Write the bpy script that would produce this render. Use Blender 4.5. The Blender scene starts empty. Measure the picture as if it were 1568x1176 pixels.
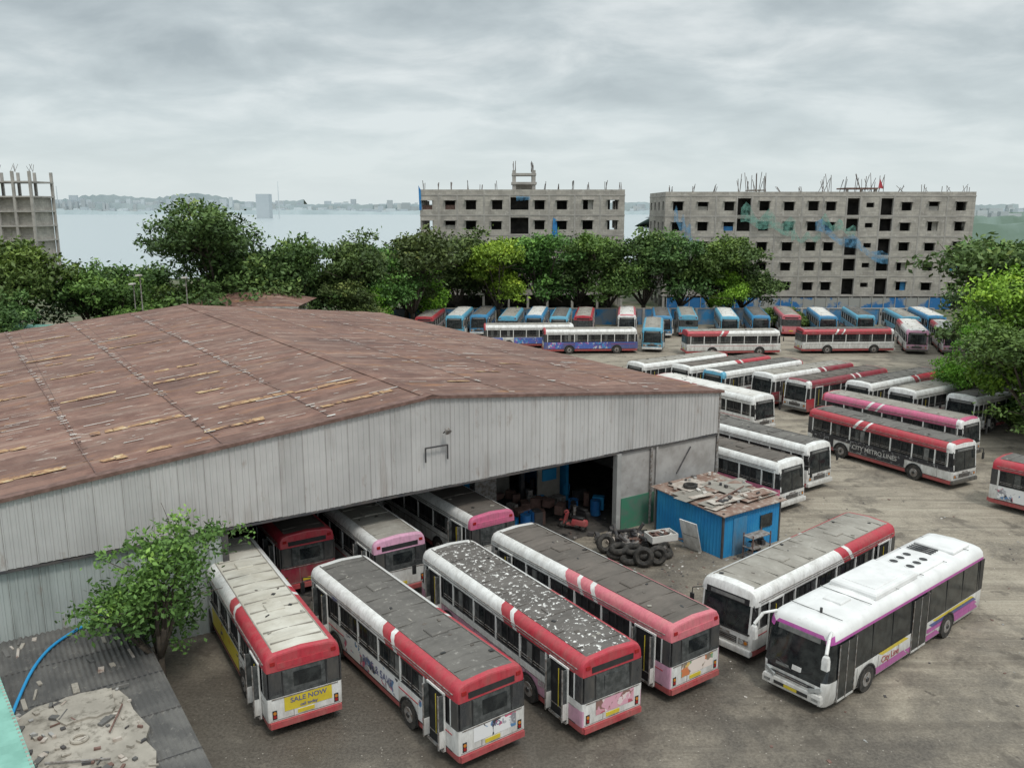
import bpy, math, random
import numpy as np
from mathutils import Vector, Matrix
random.seed(7)
rng=np.random.default_rng(11)
R=math.radians
scn=bpy.context.scene
col=scn.collection
# ---------------------------------------------------------------- materials
MATS={}
def newmat(name):
    m=bpy.data.materials.new(name);m.use_nodes=True
    nt=m.node_tree;nt.nodes.clear()
    o=nt.nodes.new('ShaderNodeOutputMaterial');b=nt.nodes.new('ShaderNodeBsdfPrincipled')
    nt.links.new(b.outputs[0],o.inputs[0])
    MATS[name]=m
    return m,nt,b,o
def N(nt,t,**k):
    n=nt.nodes.new(t)
    for a,v in k.items():setattr(n,a,v)
    return n
def c4(c):return (c[0],c[1],c[2],1)
def coords(nt,kind='Object',scale=(1,1,1),loc=(0,0,0),rot=0):
    tc=N(nt,'ShaderNodeTexCoord');mp=N(nt,'ShaderNodeMapping')
    mp.inputs['Scale'].default_value=scale;mp.inputs['Location'].default_value=loc;mp.inputs['Rotation'].default_value=(0,0,rot)
    nt.links.new(tc.outputs[kind],mp.inputs[0]);return mp.outputs[0]
def noise(nt,vec,scale,detail=6,rough=.6,dist=0):
    n=N(nt,'ShaderNodeTexNoise');n.inputs['Scale'].default_value=scale;n.inputs['Detail'].default_value=detail
    n.inputs['Roughness'].default_value=rough;n.inputs['Distortion'].default_value=dist
    nt.links.new(vec,n.inputs['Vector']);return n.outputs['Fac']
def ramp(nt,fac,stops,interp='LINEAR'):
    r=N(nt,'ShaderNodeValToRGB');r.color_ramp.interpolation=interp
    e=r.color_ramp.elements
    while len(e)<len(stops):e.new(.5)
    for i,(p,c) in enumerate(stops):
        e[i].position=p;e[i].color=c4(c) if not isinstance(c,(int,float)) else (c,c,c,1)
    nt.links.new(fac,r.inputs[0]);return r.outputs[0]
def mix(nt,fac,a,b,mode='MIX'):
    m=N(nt,'ShaderNodeMix',data_type='RGBA',blend_type=mode)
    for v,idx in ((fac,0),(a,6),(b,7)):
        if isinstance(v,(int,float)):m.inputs[idx].default_value=v
        elif isinstance(v,tuple):m.inputs[idx].default_value=c4(v)
        else:nt.links.new(v,m.inputs[idx])
    return m.outputs[2]
def bump(nt,b,h,st,dist=.02):
    n=N(nt,'ShaderNodeBump');n.inputs['Strength'].default_value=st;n.inputs['Distance'].default_value=dist
    nt.links.new(h,n.inputs['Height']);nt.links.new(n.outputs[0],b.inputs['Normal'])
def M(name,c1,c2=None,scale=2.,rough=.6,bmp=0,metal=0,lo=.4,hi=.62,stretch=(1,1,1),c3=None,lo3=.6,hi3=.7,scale3=12,spec=.5):
    m,nt,b,o=newmat(name)
    b.inputs['Roughness'].default_value=rough;b.inputs['Metallic'].default_value=metal
    b.inputs['Specular IOR Level'].default_value=spec
    if c2 is None:c2=tuple(x*.8 for x in c1)
    v=coords(nt,scale=stretch)
    n=noise(nt,v,scale)
    c=ramp(nt,n,[(lo,c1),(hi,c2)])
    if c3 is not None:
        n3=noise(nt,v,scale3,8,.7)
        f=ramp(nt,n3,[(lo3,0),(hi3,1)])
        c=mix(nt,f,c,c3)
    nt.links.new(c,b.inputs['Base Color'])
    if bmp:bump(nt,b,noise(nt,v,scale*6,8),bmp)
    return m
def rndcoords(nt):
    v=coords(nt);oi=N(nt,'ShaderNodeObjectInfo')
    ad=N(nt,'ShaderNodeVectorMath',operation='ADD');nt.links.new(v,ad.inputs[0])
    sc=N(nt,'ShaderNodeVectorMath',operation='SCALE');sc.inputs['Scale'].default_value=40
    cb=N(nt,'ShaderNodeCombineXYZ');nt.links.new(oi.outputs['Random'],cb.inputs[0]);nt.links.new(oi.outputs['Random'],cb.inputs[1]);nt.links.new(cb.outputs[0],sc.inputs[0])
    nt.links.new(sc.outputs[0],ad.inputs[1]);return v,ad.outputs[0]
def paint(name,c,dirt=(.22,.19,.15),amt=.55,rough=.38):
    m,nt,b,o=newmat(name)
    b.inputs['Roughness'].default_value=rough
    v,vr=rndcoords(nt)
    mp=N(nt,'ShaderNodeMapping');mp.inputs['Scale'].default_value=(1,1,.35);nt.links.new(vr,mp.inputs[0])
    n=noise(nt,mp.outputs[0],2.2,8,.65)
    sep=N(nt,'ShaderNodeSeparateXYZ');nt.links.new(v,sep.inputs[0])
    mr=N(nt,'ShaderNodeMapRange');mr.inputs[1].default_value=1.5;mr.inputs[2].default_value=.3
    mr.inputs[3].default_value=0;mr.inputs[4].default_value=.25;nt.links.new(sep.outputs[2],mr.inputs[0])
    s=N(nt,'ShaderNodeMath',operation='ADD');nt.links.new(n,s.inputs[0]);nt.links.new(mr.outputs[0],s.inputs[1])
    f=ramp(nt,s.outputs[0],[(.43,0),(.80,amt)])
    n2=noise(nt,mp.outputs[0],9,6,.7);f2=ramp(nt,n2,[(.45,1),(.72,.76)])
    cc=mix(nt,f,c,dirt)
    cc=mix(nt,1.0,cc,f2,'MULTIPLY')
    nt.links.new(cc,b.inputs['Base Color'])
    rg=ramp(nt,n,[(.4,rough*.8),(.7,min(.8,rough*1.8))]);nt.links.new(rg,b.inputs['Roughness'])
    return m
def roofmat(name,c1,c2,spot,lo3,hi3,sc3,s1=1.2,samt=1.0):
    m,nt,b,o=newmat(name);b.inputs['Roughness'].default_value=.9
    v,vr=rndcoords(nt)
    c=ramp(nt,noise(nt,vr,s1*.5,8,.65),[(.36,c1),(.64,c2)])
    mp=N(nt,'ShaderNodeMapping');mp.inputs['Scale'].default_value=(.5,4,1);nt.links.new(vr,mp.inputs[0])
    c=mix(nt,ramp(nt,noise(nt,mp.outputs[0],1.2,6,.7),[(.5,0),(.72,.5)]),c,tuple(x*.55 for x in c1))
    c=mix(nt,ramp(nt,noise(nt,vr,sc3,9,.68),[(lo3,0),(hi3,samt)]),c,spot)
    nt.links.new(c,b.inputs['Base Color']);bump(nt,b,noise(nt,vr,7,8),.3)
paint('bus_white',(.80,.80,.78),amt=.55);paint('bus_red',(.47,.04,.06),dirt=(.34,.15,.13),amt=.65);paint('bus_pink',(.62,.14,.26),amt=.5)
paint('bus_maroon',(.26,.03,.05),amt=.5);paint('bus_blue',(.04,.25,.48),amt=.5);paint('bus_navy',(.07,.10,.32),amt=.5)
paint('bus_purple',(.48,.10,.38),amt=.35);paint('bus_lightblue',(.12,.42,.60),amt=.5)
paint('bus_salmon',(.62,.16,.20),dirt=(.55,.33,.28),amt=.6);paint('bus_yellow',(.7,.55,.05),amt=.3);paint('bus_darkgrey',(.05,.052,.055),amt=.4,rough=.3)
paint('bus_palepink',(.68,.36,.50),amt=.4)
roofmat('roof_grey',(.11,.103,.095),(.165,.155,.14),(.38,.36,.33),.57,.70,4,samt=.7)
roofmat('roof_brown',(.105,.092,.08),(.155,.133,.115),(.22,.19,.165),.56,.74,3,samt=.6)
roofmat('roof_peel',(.105,.095,.087),(.155,.142,.13),(.78,.77,.74),.575,.60,5.0)
roofmat('roof_canvas',(.66,.64,.57),(.46,.43,.36),(.33,.30,.25),.58,.80,3,samt=.8)
roofmat('roof_light',(.36,.34,.30),(.24,.22,.19),(.48,.46,.42),.55,.75,3,samt=.7)
roofmat('roof_white',(.74,.73,.70),(.56,.54,.50),(.40,.37,.32),.60,.82,3,samt=.8)
M('roof_acwhite',(.80,.80,.79),(.68,.68,.67),scale=.9,rough=.4,c3=(.50,.48,.45),lo3=.60,hi3=.82,scale3=4)
M('interior',(.012,.012,.013),(.05,.05,.05),scale=3.5,rough=.9,lo=.5,hi=.75)
M('glass_dark',(.012,.015,.017),(.035,.04,.04),scale=3,rough=.10,spec=.6)
M('glass_grey',(.045,.05,.05),(.095,.10,.10),scale=5,rough=.22,spec=.6)
M('glass_dusty',(.20,.20,.19),(.11,.115,.115),scale=3,rough=.5)
M('black_rubber',(.022,.021,.02),(.06,.054,.047),scale=6,rough=.85)
M('trim_black',(.02,.02,.022),(.035,.035,.035),rough=.45)
M('hub',(.30,.29,.28),(.14,.11,.09),scale=6,rough=.6)
M('lamp_red',(.35,.02,.02),rough=.25);M('lamp_amber',(.55,.2,.03),rough=.25);M('lamp_clear',(.6,.62,.62),(.4,.42,.42),rough=.12,metal=.4)
M('plate_yellow',(.66,.52,.04),(.58,.45,.04),rough=.5);M('drum_blue',(.02,.14,.40),(.04,.2,.45),rough=.4)
def admat(name,base,pal,scale=1.6,thr=.5):
    m,nt,b,o=newmat(name);b.inputs['Roughness'].default_value=.45
    v,vr=rndcoords(nt)
    n=noise(nt,vr,scale,3,.5,1.0)
    mask=ramp(nt,n,[(thr-.01,0),(thr+.01,1)])
    dn=N(nt,'ShaderNodeTexNoise');dn.inputs['Scale'].default_value=3;nt.links.new(vr,dn.inputs['Vector'])
    va=N(nt,'ShaderNodeVectorMath',operation='ADD');nt.links.new(vr,va.inputs[0])
    vs=N(nt,'ShaderNodeVectorMath',operation='SCALE');vs.inputs['Scale'].default_value=.5;nt.links.new(dn.outputs['Color'],vs.inputs[0]);nt.links.new(vs.outputs[0],va.inputs[1])
    vo=N(nt,'ShaderNodeTexVoronoi');vo.inputs['Scale'].default_value=scale*2.6;nt.links.new(va.outputs[0],vo.inputs['Vector'])
    sp=N(nt,'ShaderNodeSeparateColor');nt.links.new(vo.outputs['Color'],sp.inputs[0])
    k=len(pal);pc=ramp(nt,sp.outputs[0],[(i/k,p) for i,p in enumerate(pal)],'CONSTANT')
    c=mix(nt,mask,base,pc)
    nt.links.new(c,b.inputs['Base Color']);return m
admat('ad_cartoon',(.76,.76,.76),[(.05,.05,.06),(.45,.45,.47),(.10,.22,.40),(.76,.76,.76),(.25,.25,.27),(.55,.12,.2)],1.7,.54)
admat('ad_warm',(.76,.66,.60),[(.6,.2,.08),(.65,.45,.15),(.2,.35,.2),(.5,.12,.15),(.25,.2,.15)],1.5,.5)
admat('ad_pink',(.66,.36,.44),[(.45,.10,.14),(.72,.6,.6),(.25,.14,.12),(.6,.3,.34)],1.6,.53)
admat('ad_yellow',(.66,.53,.04),[(.1,.12,.3),(.55,.08,.05),(.66,.53,.04),(.05,.05,.05)],2.2,.62)
admat('ad_black',(.03,.03,.035),[(.25,.25,.25),(.03,.03,.03),(.15,.15,.16),(.03,.03,.03)],3.0,.55)
admat('ad_blue',(.08,.13,.42),[(.5,.5,.55),(.3,.1,.35),(.06,.25,.5),(.08,.1,.3)],1.5,.52)
# ---------------------------------------------------------------- mesh builder
class MB:
    def __init__(s):s.v=[];s.f=[];s.m=[];s.names=[]
    def mi(s,n):
        if n not in s.names:s.names.append(n)
        return s.names.index(n)
    def addv(s,p):s.v.append(tuple(p));return len(s.v)-1
    def poly(s,pts,m):
        b=len(s.v);s.v+= [tuple(p) for p in pts];s.f.append(tuple(range(b,b+len(pts))));s.m.append(s.mi(m))
    def face(s,idx,m):s.f.append(tuple(idx));s.m.append(s.mi(m))
    def box(s,c,d,m,rz=0,rx=0,ry=0,top=None):
        b=len(s.v);rot=Matrix.Rotation(rz,3,'Z')@Matrix.Rotation(ry,3,'Y')@Matrix.Rotation(rx,3,'X')
        for z in(-.5,.5):
            for x,y in((-.5,-.5),(.5,-.5),(.5,.5),(-.5,.5)):
                p=rot@Vector((x*d[0],y*d[1],z*d[2]));s.v.append((p.x+c[0],p.y+c[1],p.z+c[2]))
        k=s.mi(m);kt=s.mi(top) if top else k
        for f in((0,1,5,4),(1,2,6,5),(2,3,7,6),(3,0,4,7),(3,2,1,0)):s.f.append(tuple(b+i for i in f));s.m.append(k)
        s.f.append((b+4,b+5,b+6,b+7));s.m.append(kt)
    def tube(s,p0,p1,r0,r1=None,n=8,m='',caps=True):
        if r1 is None:r1=r0
        p0=Vector(p0);p1=Vector(p1);d=(p1-p0)
        if d.length<1e-6:return
        q=d.to_track_quat('Z','Y');b=len(s.v)
        for p,r in((p0,r0),(p1,r1)):
            for i in range(n):
                a=2*math.pi*i/n;w=q@Vector((math.cos(a)*r,math.sin(a)*r,0));s.v.append(tuple(p+w))
        k=s.mi(m)
        for i in range(n):
            j=(i+1)%n;s.f.append((b+i,b+j,b+n+j,b+n+i));s.m.append(k)
        if caps:
            s.f.append(tuple(b+i for i in range(n))[::-1]);s.m.append(k)
            s.f.append(tuple(b+n+i for i in range(n)));s.m.append(k)
    def torus(s,c,Rr,r,m,q=None,n=18,k=8):
        b=len(s.v);q=q or Matrix.Identity(3);mi=s.mi(m)
        for i in range(n):
            a=2*math.pi*i/n
            for j in range(k):
                t=2*math.pi*j/k
                rr=Rr+r*math.cos(t);z=r*1.15*math.sin(t)
                p=q@Vector((rr*math.cos(a),rr*math.sin(a),z));s.v.append((p.x+c[0],p.y+c[1],p.z+c[2]))
        for i in range(n):
            for j in range(k):
                s.f.append((b+i*k+j,b+((i+1)%n)*k+j,b+((i+1)%n)*k+(j+1)%k,b+i*k+(j+1)%k));s.m.append(mi)
    def loftbox(s,c,d,m,inset=.12,top=None):
        x,y,z=c;a,b_,h=d[0]/2,d[1]/2,d[2];i=inset
        lv=[(a,b_,-h/2),(a,b_,h*.1),(a-i*.4,b_-i*.4,h*.4),(a-i,b_-i,h/2)]
        rr=[]
        for (p,q,w) in lv:rr.append([s.addv((x+u*p,y+v*q,z+w)) for u,v in((-1,-1),(1,-1),(1,1),(-1,1))])
        for k in range(3):
            for j in range(4):s.face((rr[k][j],rr[k][(j+1)%4],rr[k+1][(j+1)%4],rr[k+1][j]),m)
        s.face(rr[3],top or m)
    def obj(s,name,parent=None,loc=(0,0,0),rz=0,smooth=None):
        me=bpy.data.meshes.new(name);me.from_pydata(s.v,[],s.f)
        for n in s.names:me.materials.append(MATS[n])
        me.polygons.foreach_set('material_index',s.m)
        if smooth:
            me.polygons.foreach_set('use_smooth',[True]*len(me.polygons));me.set_sharp_from_angle(angle=R(smooth))
        me.update()
        o=bpy.data.objects.new(name,me);col.objects.link(o);o.location=loc;o.rotation_euler=(0,0,rz)
        if parent:o.parent=parent
        return o
def empty(name,loc=(0,0,0),rz=0):
    o=bpy.data.objects.new(name,None);o.empty_display_size=.5;col.objects.link(o);o.location=loc;o.rotation_euler=(0,0,rz);return o
def label(parent,txt,loc,side,size,mat,sx=1.0):
    cu=bpy.data.curves.new('lettering','FONT');cu.body=txt;cu.size=size;cu.extrude=.003;cu.offset=.004;cu.align_x='CENTER';cu.align_y='CENTER'
    cu.materials.append(MATS[mat]);o=bpy.data.objects.new('lettering',cu);col.objects.link(o);o.parent=parent;o.location=loc
    o.rotation_euler={'rear':(R(90),0,0),'left':(R(90),0,R(-90)),'right':(R(90),0,R(90)),'front':(R(90),0,R(180))}[side];o.scale=(sx,1,1)
# ---------------------------------------------------------------- bus
def bus(near,ang,near_end='rear',L=11.5,edge='redrear',roof='roof_grey',lower='bus_white',belt=None,skirt='bus_red',
        rear='bus_white',cap='bus_red',side_ad=None,rear_ad=None,kind='city',name='parked_bus',frontcap=None,edgecol='bus_red',seed=0,pillar='bus_white',labels=()):
    rnd=random.Random(seed+int(near[0]*31+near[1]*17))
    a=R(ang);d=(math.cos(a),math.sin(a))
    c=(near[0]+d[0]*L/2,near[1]+d[1]*L/2)
    hd=a if near_end=='rear' else a+math.pi
    E=empty(name,(c[0],c[1],0),hd-math.pi/2);E.scale=(1.04,1,1)
    ac=kind=='ac'
    belt=belt or lower
    frontcap=frontcap or ('bus_white')
    if not ac:
        P=[(1.21,.36),(1.25,.62),(1.25,1.20),(1.25,1.46),(1.195,1.48),(1.185,2.36),(1.238,2.38),(1.235,2.56),(1.205,2.76),(1.12,2.90),(.93,2.975),(0,3.04)]
    else:
        P=[(1.20,.30),(1.27,.55),(1.27,1.05),(1.27,1.22),(1.262,1.225),(1.24,2.60),(1.245,2.605),(1.24,2.72),(1.19,2.93),(1.06,3.07),(.80,3.13),(0,3.18)]
    prof=[(x,z) for x,z in P]+[(-x,z) for x,z in P[:-1][::-1]]
    nseg=len(P)-1
    h=L/2
    sl=.16 if ac else .09
    if ac:ys=[(-h,.13,0),(-h+.04,.06,0),(-h+.14,.015,0),(-h+.3,0,0)]
    else:ys=[(-h,.075,0),(-h+.02,.03,0),(-h+.08,.008,0),(-h+.2,0,0)]
    for t in (1.2,2.4,3.9,4.15,4.75,4.95,5.7,7.2,8.6,L-1.2):ys.append((-h+t,0,1))
    if ac:ys+=[(h-.5,0,0),(h-.2,.03,0),(h-.07,.11,0),(h,.24,0)]
    else:ys+=[(h-.4,0,0),(h-.15,.015,0),(h-.04,.05,0),(h,.11,0)]
    mb=MB();rings=[]
    for k,(y,shr,mid) in enumerate(ys):
        ring=[]
        for x,z in prof:
            xx=x-math.copysign(min(shr,abs(x)*.2),x) if abs(x)>.3 else x
            zz=z-(shr*1.0 if z>2.7 else (shr*.3 if z>2.4 else 0))
            yy=y
            if mid and z>2.3 :yy=y+(z-2.4)*(.7)*(1 if 3.5<y+h<6 else 0)
            if k>=len(ys)-4 and z>1.25:yy=y-(z-1.25)*sl
            if k<4 and z>1.6:yy=yy+(z-1.6)*.04
            ring.append(mb.addv((xx,yy,zz)))
        rings.append(ring)
    n=len(prof)
    def edgemat(t):
        if edge=='redrear':return edgecol if (t<3.95 or 4.2<t<4.8) else 'bus_white'
        if edge=='white':return 'bus_white'
        if edge=='all':return 'bus_white' if (4.0<t<4.2 or 4.75<t<5) else edgecol
        if edge=='stripes':return edgecol if (t<3.95 or 4.2<t<4.8 or 4.95<t<5.7) else 'bus_white'
        return edge
    for k in range(len(ys)-1):
        t=(ys[k][0]+ys[k+1][0])/2+h
        for j in range(n-1):
            sg=j if j<nseg else 2*nseg-1-j
            if sg==0:m=skirt
            elif sg==1:m=lower
            elif sg==2:m=belt
            elif sg in (3,5):m='trim_black'
            elif sg==4:m='interior' if not ac else 'glass_dark'
            elif sg in (6,7,8,9):
                m=edgemat(t)
                if t<.3:m=cap
                if t>L-.3:m=frontcap if not ac else ('bus_purple' if sg<8 else 'roof_acwhite')
                if ac and t<L-.3:m='bus_purple' if sg==6 else 'roof_acwhite'
            else:
                m=roof if .3<t<L-.35 else (cap if t<.3 else edgemat(t))
                if ac:m='roof_acwhite'
            mb.face((rings[k][j],rings[k][j+1],rings[k+1][j+1],rings[k+1][j]),m)
    for end in (0,-1):
        rg=rings[end]
        for j in range(nseg):
            a0,a1,b0,b1=rg[j],rg[j+1],rg[n-1-j],rg[n-2-j]
            if end==0:
                m=(skirt if j==0 else rear if j<3 else 'trim_black' if j==3 else 'glass_grey' if j==4 else 'trim_black' if j==5 else cap)
                if ac:m='bus_white' if j<3 else 'glass_dark' if j<6 else 'bus_purple'
            else:
                m=('bus_darkgrey' if j==0 else frontcap if j==1 else 'glass_dark' if j<6 else frontcap)
                if ac:m='trim_black' if j==0 else 'bus_white' if j==1 else 'glass_dark' if j<8 else 'bus_purple' if j==8 else 'roof_acwhite'
            if a1==b1:mb.face((a0,a1,b0),m)
            else:mb.face((a0,a1,b1,b0),m)
    mb.face([r[0] for r in rings]+[r[-1] for r in rings[::-1]],'trim_black')
    mb.obj('body',E,smooth=38)
    dt=MB()
    rw=3.1 if not ac else 3.3;fw=L-2.6 if not ac else L-2.7
    if kind=='city':doors=[(.75,1.75),(L-1.9,L-.95)]
    else:doors=[(L-1.75,L-.65),(5.2,6.4)]
    if not ac:
        nb=int((L-.9)/.8);bw=(L-.9)/nb
        for sx in(-1,1):
            dt.box((sx*1.222,-h+.23,1.93),(.05,.36,.94),'bus_darkgrey');dt.box((sx*1.2165,-h+.42,1.93),(.05,.05,.94),pillar);dt.box((sx*1.2155,h-.42,1.93),(.05,.14,.94),'bus_white')
            for i in range(nb+1):
                y=-h+.45+i*bw
                dt.box((sx*1.213,y,1.92),(.056,.06 if i%2 else .085,.93),pillar if i%2==0 else 'trim_black')
                if i<nb:
                    t0=.45+i*bw
                    if sx<0 and any(t0<dd[1]-.1 and t0+bw>dd[0]+.1 for dd in doors):continue
                    q=rnd.random();yc=y+bw/2
                    if q<.85:
                        w2=bw/2-.05
                        if rnd.random()<.5:dt.box((sx*1.205,y+bw*.27,1.93),(.012,w2,.84),rnd.choice(['glass_dark','glass_grey','glass_dark','glass_dusty']))
                        if rnd.random()<.65:dt.box((sx*1.203,y+bw*.73,1.93),(.012,w2,.84),rnd.choice(['glass_dark','glass_grey','glass_dark']))
                    dt.box((sx*1.22,yc,1.93),(.02,.03,.86),'trim_black')
                    dt.box((sx*1.228,yc,1.70),(.018,bw,.02),'hub');dt.box((sx*1.228,yc,1.60),(.018,bw,.02),'hub')
                    dt.box((sx*1.222,yc,2.335),(.03,bw,.05),'trim_black')
            dt.box((sx*1.254,0,1.20),(.018,L-.7,.035),'hub' if seed%2 else skirt)
            dt.box((sx*1.254,0,.62),(.018,L-.7,.03),'trim_black')
            dt.box((sx*1.245,0,2.50),(.02,L-.9,.025),'hub')
            for i in range(9):dt.box((sx*1.2525,-h+.9+i*1.2,.91),(.006,.02,.55),'hub')
    else:
        for sx in(-1,1):
            for i in range(8):
                y=-h+.6+i*(L-1.4)/7.5
                dt.box((sx*1.258,y,1.92),(.012,.04,1.34),'trim_black')
            dt.box((sx*1.25,-h+.28,1.91),(.03,.36,1.38),'trim_black')
            X=sx*1.277
            for (t0,t1,z0,z1,m) in ((.8,4.3,1.02,1.09,'bus_yellow'),(.6,4.6,.88,.97,'bus_navy'),(.5,5,.72,.82,'bus_purple'),(6.6,8.6,1.08,1.13,'bus_yellow'),(6.6,9.0,.42,.60,'bus_purple'),(.4,2.6,.48,.64,'bus_purple'),(3.9,6.5,.42,.56,'bus_purple')):
                dt.poly([(X,-h+t0,z0),(X,-h+t1,z0),(X,-h+t1+.35,z1+.1),(X,-h+t0+.35,z1+.1)],m)
            for i in range(7):dt.box((sx*1.2725,-h+1.4+i*1.5,.85),(.006,.02,.6),'glass_dusty')
    for (t0,t1) in doors:
        y0=-h+t0;y1=-h+t1;X=-1.262 if not ac else -1.284
        zt=2.40 if not ac else 2.55
        if not ac:
            dt.box((X,(y0+y1)/2,(.42+zt)/2),(.03,y1-y0,zt-.42),'interior')
            dt.box((X-.02,y0,(.42+zt)/2),(.05,.05,zt-.42),pillar);dt.box((X-.02,y1,(.42+zt)/2),(.05,.05,zt-.42),pillar)
            dt.box((X-.02,(y0+y1)/2,zt+.02),(.05,y1-y0+.1,.06),pillar)
            dt.box((X-.03,(y0+y1)/2,.42),(.10,y1-y0,.06),'hub')
            dt.box((X-.02,(y0+y1)/2,.80),(.02,y1-y0,.03),'hub')
            if near_end=='rear' or rnd.random()<.5:
                for yy,s2 in((y0+.03,1),(y1-.03,-1)):
                    dt.box((X-.10,yy,1.45),(.22,.035,1.85),'glass_grey')
                    dt.box((X-.22,yy,1.45),(.03,.05,1.9),'hub');dt.box((X-.10,yy+s2*.005,.85),(.22,.05,.6),'bus_white')
            dt.tube((X-.03,(y0+y1)/2,.8),(X-.03,(y0+y1)/2,2.2),.018,n=6,m='bus_yellow')
        else:
            dt.box((X,(y0+y1)/2,(.36+zt)/2),(.02,y1-y0,zt-.36),'glass_dark')
            for yy in(y0,y1,(y0+y1)/2):dt.box((X-.012,yy,(.36+zt)/2),(.02,.05,zt-.36),'hub')
            dt.box((X-.012,(y0+y1)/2,.40),(.02,y1-y0,.08),'bus_white')
    for wy in(-h+rw,-h+fw):
        for sx in(-1,1):
            X=sx*(1.262 if not ac else 1.281)
            pts=[(X,wy+.62*math.cos(i*math.pi/10),.46+.62*math.sin(i*math.pi/10)) for i in range(11)]
            dt.poly(pts+[(X,wy-.62,.36),(X,wy+.62,.36)],'interior')
            dt.tube((sx*.95,wy,.5),(X+sx*.02,wy,.5),.5,n=20,m='black_rubber')
            dt.tube((X,wy,.5),(X+sx*.03,wy,.5),.30,.27,n=14,m='hub')
            dt.tube((X+sx*.02,wy,.5),(X+sx*.07,wy,.5),.10,.08,n=10,m='trim_black')
            for i in range(10):
                a0=i*math.pi/10;a1=(i+1)*math.pi/10
                dt.poly([(X+sx*.02,wy+r*math.cos(t),.46+r*math.sin(t)) for r,t in((.60,a0),(.66,a0),(.66,a1),(.60,a1))],'trim_black')
    dt.box((0,.2,.32),(1.6,L-2.5,.28),'interior')
    yb=-h
    if not ac:
        dt.box((0,yb-.03,.50),(2.36,.10,.20),skirt if skirt!='bus_white' else 'trim_black')
        for sx in(-1,1):
            for zz,m in((.80,'lamp_red'),(.93,'lamp_amber')):dt.tube((sx*1.02,yb,zz),(sx*1.02,yb-.03,zz),.055,n=10,m=m)
            dt.box((sx*1.02,yb-.004,.865),(.15,.012,.32),'trim_black')
            dt.box((sx*1.0,yb+.03,2.68),(.16,.03,.12),'lamp_red')
        dt.box((0,yb-.012,1.43),(2.2,.02,.03),'hub')
        for x in(-.72,.72):dt.box((x,yb+.012,1.92),(.04,.03,.86),'trim_black')
        for x in (-.96,.96):dt.box((x,yb+.018,1.92),(.40,.03,.88),'bus_darkgrey')
        dt.box((0,yb+.018,1.53),(1.5,.03,.10),'trim_black')
        dt.box((.1,yb+.006,1.98),(.9,.03,.50),'glass_grey' if rnd.random()<.5 else 'glass_dark')
        dt.box((0,yb+.035,2.56),(1.7,.03,.20),'trim_black' if rnd.random()<.5 else cap)
        dt.box((.0,yb-.012,.78),(.55,.02,.13),'plate_yellow')
        dt.box((0,yb-.004,.665),(2.3,.012,.02),'hub');dt.box((-.4,yb-.004,1.0),(.015,.012,.7),'hub')
        if rear_ad:
            dt.poly([(-.70,yb-.012,.90),(.88,yb-.012,.90),(.88,yb-.012,1.40),(-.70,yb-.012,1.40)],rear_ad)
    else:
        dt.box((0,yb-.02,1.0),(1.6,.04,.7),'trim_black')
        for sx in(-1,1):dt.box((sx*1.0,yb-.01,1.0),(.16,.04,.5),'lamp_red')
    yf=h
    if not ac:
        dt.loftbox((0,yf+.02,.52),(2.4,.2,.24),'bus_darkgrey' if rnd.random()<.4 else 'bus_white',.03)
        dt.box((0,yf+.006,1.22),(2.1,.03,.05),'trim_black')
        dt.box((0,yf+.008,.86),(1.1,.02,.26),'trim_black')
        for z in(.78,.86,.94):dt.box((0,yf+.022,z),(1.05,.012,.02),'hub')
        dt.box((0,yf+.04,1.05),(.5,.02,.12),'hub')
        for sx in(-1,1):
            dt.box((sx*.84,yf+.008,.86),(.42,.02,.24),'hub')
            dt.tube((sx*.76,yf,.86),(sx*.76,yf+.04,.86),.09,n=12,m='lamp_clear')
            dt.tube((sx*.95,yf,.86),(sx*.95,yf+.035,.86),.07,n=10,m='lamp_amber')
            dt.box((sx*1.06,yf-.065,1.85),(.07,.05,1.15),frontcap,rx=.09)
            dt.tube((sx*1.15,yf-.1,2.45),(sx*1.42,yf+.18,2.40),.02,n=6,m='trim_black')
            dt.tube((sx*1.42,yf+.18,2.40),(sx*1.42,yf+.20,2.15),.02,n=6,m='trim_black')
            dt.box((sx*1.42,yf+.2,1.95),(.16,.07,.42),'trim_black')
            dt.tube((sx*.35,yf+.0,1.3),(sx*.62,yf-.06,1.85),.012,n=5,m='trim_black')
        dt.box((0,yf-.045,1.80),(.05,.03,1.1),'trim_black',rx=.09)
        dt.box((0,yf-.105,2.50),(1.9,.04,.24),'trim_black',rx=.09)
        dt.box((0,yf-.083,2.50),(1.5,.01,.14),'glass_dusty',rx=.09)
        dt.box((.5,yf-.04,1.42),(.7,.02,.06),'glass_dusty',rx=.09)
    else:
        dt.loftbox((0,yf+.0,.60),(2.25,.26,.34),'bus_white',.06)
        dt.box((0,yf+.06,.92),(1.7,.04,.10),'trim_black');dt.box((0,yf+.12,.58),(1.3,.05,.12),'trim_black')
        dt.box((0,yf+.085,.93),(1.2,.02,.025),'hub');dt.box((0,yf+.15,.58),(.5,.01,.11),'plate_yellow')
        for sx in(-1,1):
            dt.box((sx*.86,yf+.05,.90),(.44,.10,.13),'lamp_clear',ry=-sx*.35,rz=-sx*.25)
            dt.box((sx*.92,yf+.09,.56),(.24,.08,.10),'lamp_clear')
            dt.tube((sx*1.05,yf-.45,3.0),(sx*1.26,yf+.10,2.98),.05,n=8,m='bus_white')
            dt.tube((sx*1.26,yf+.10,2.98),(sx*1.38,yf+.42,2.60),.06,n=8,m='bus_white')
            dt.loftbox((sx*1.38,yf+.42,2.30),(.22,.18,.52),'bus_white',.05);dt.box((sx*1.38,yf+.33,2.3),(.17,.01,.42),'glass_grey')
            dt.tube((sx*.1,yf+.0,1.2),(sx*.7,yf-.02,1.45),.014,n=5,m='trim_black')
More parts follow.
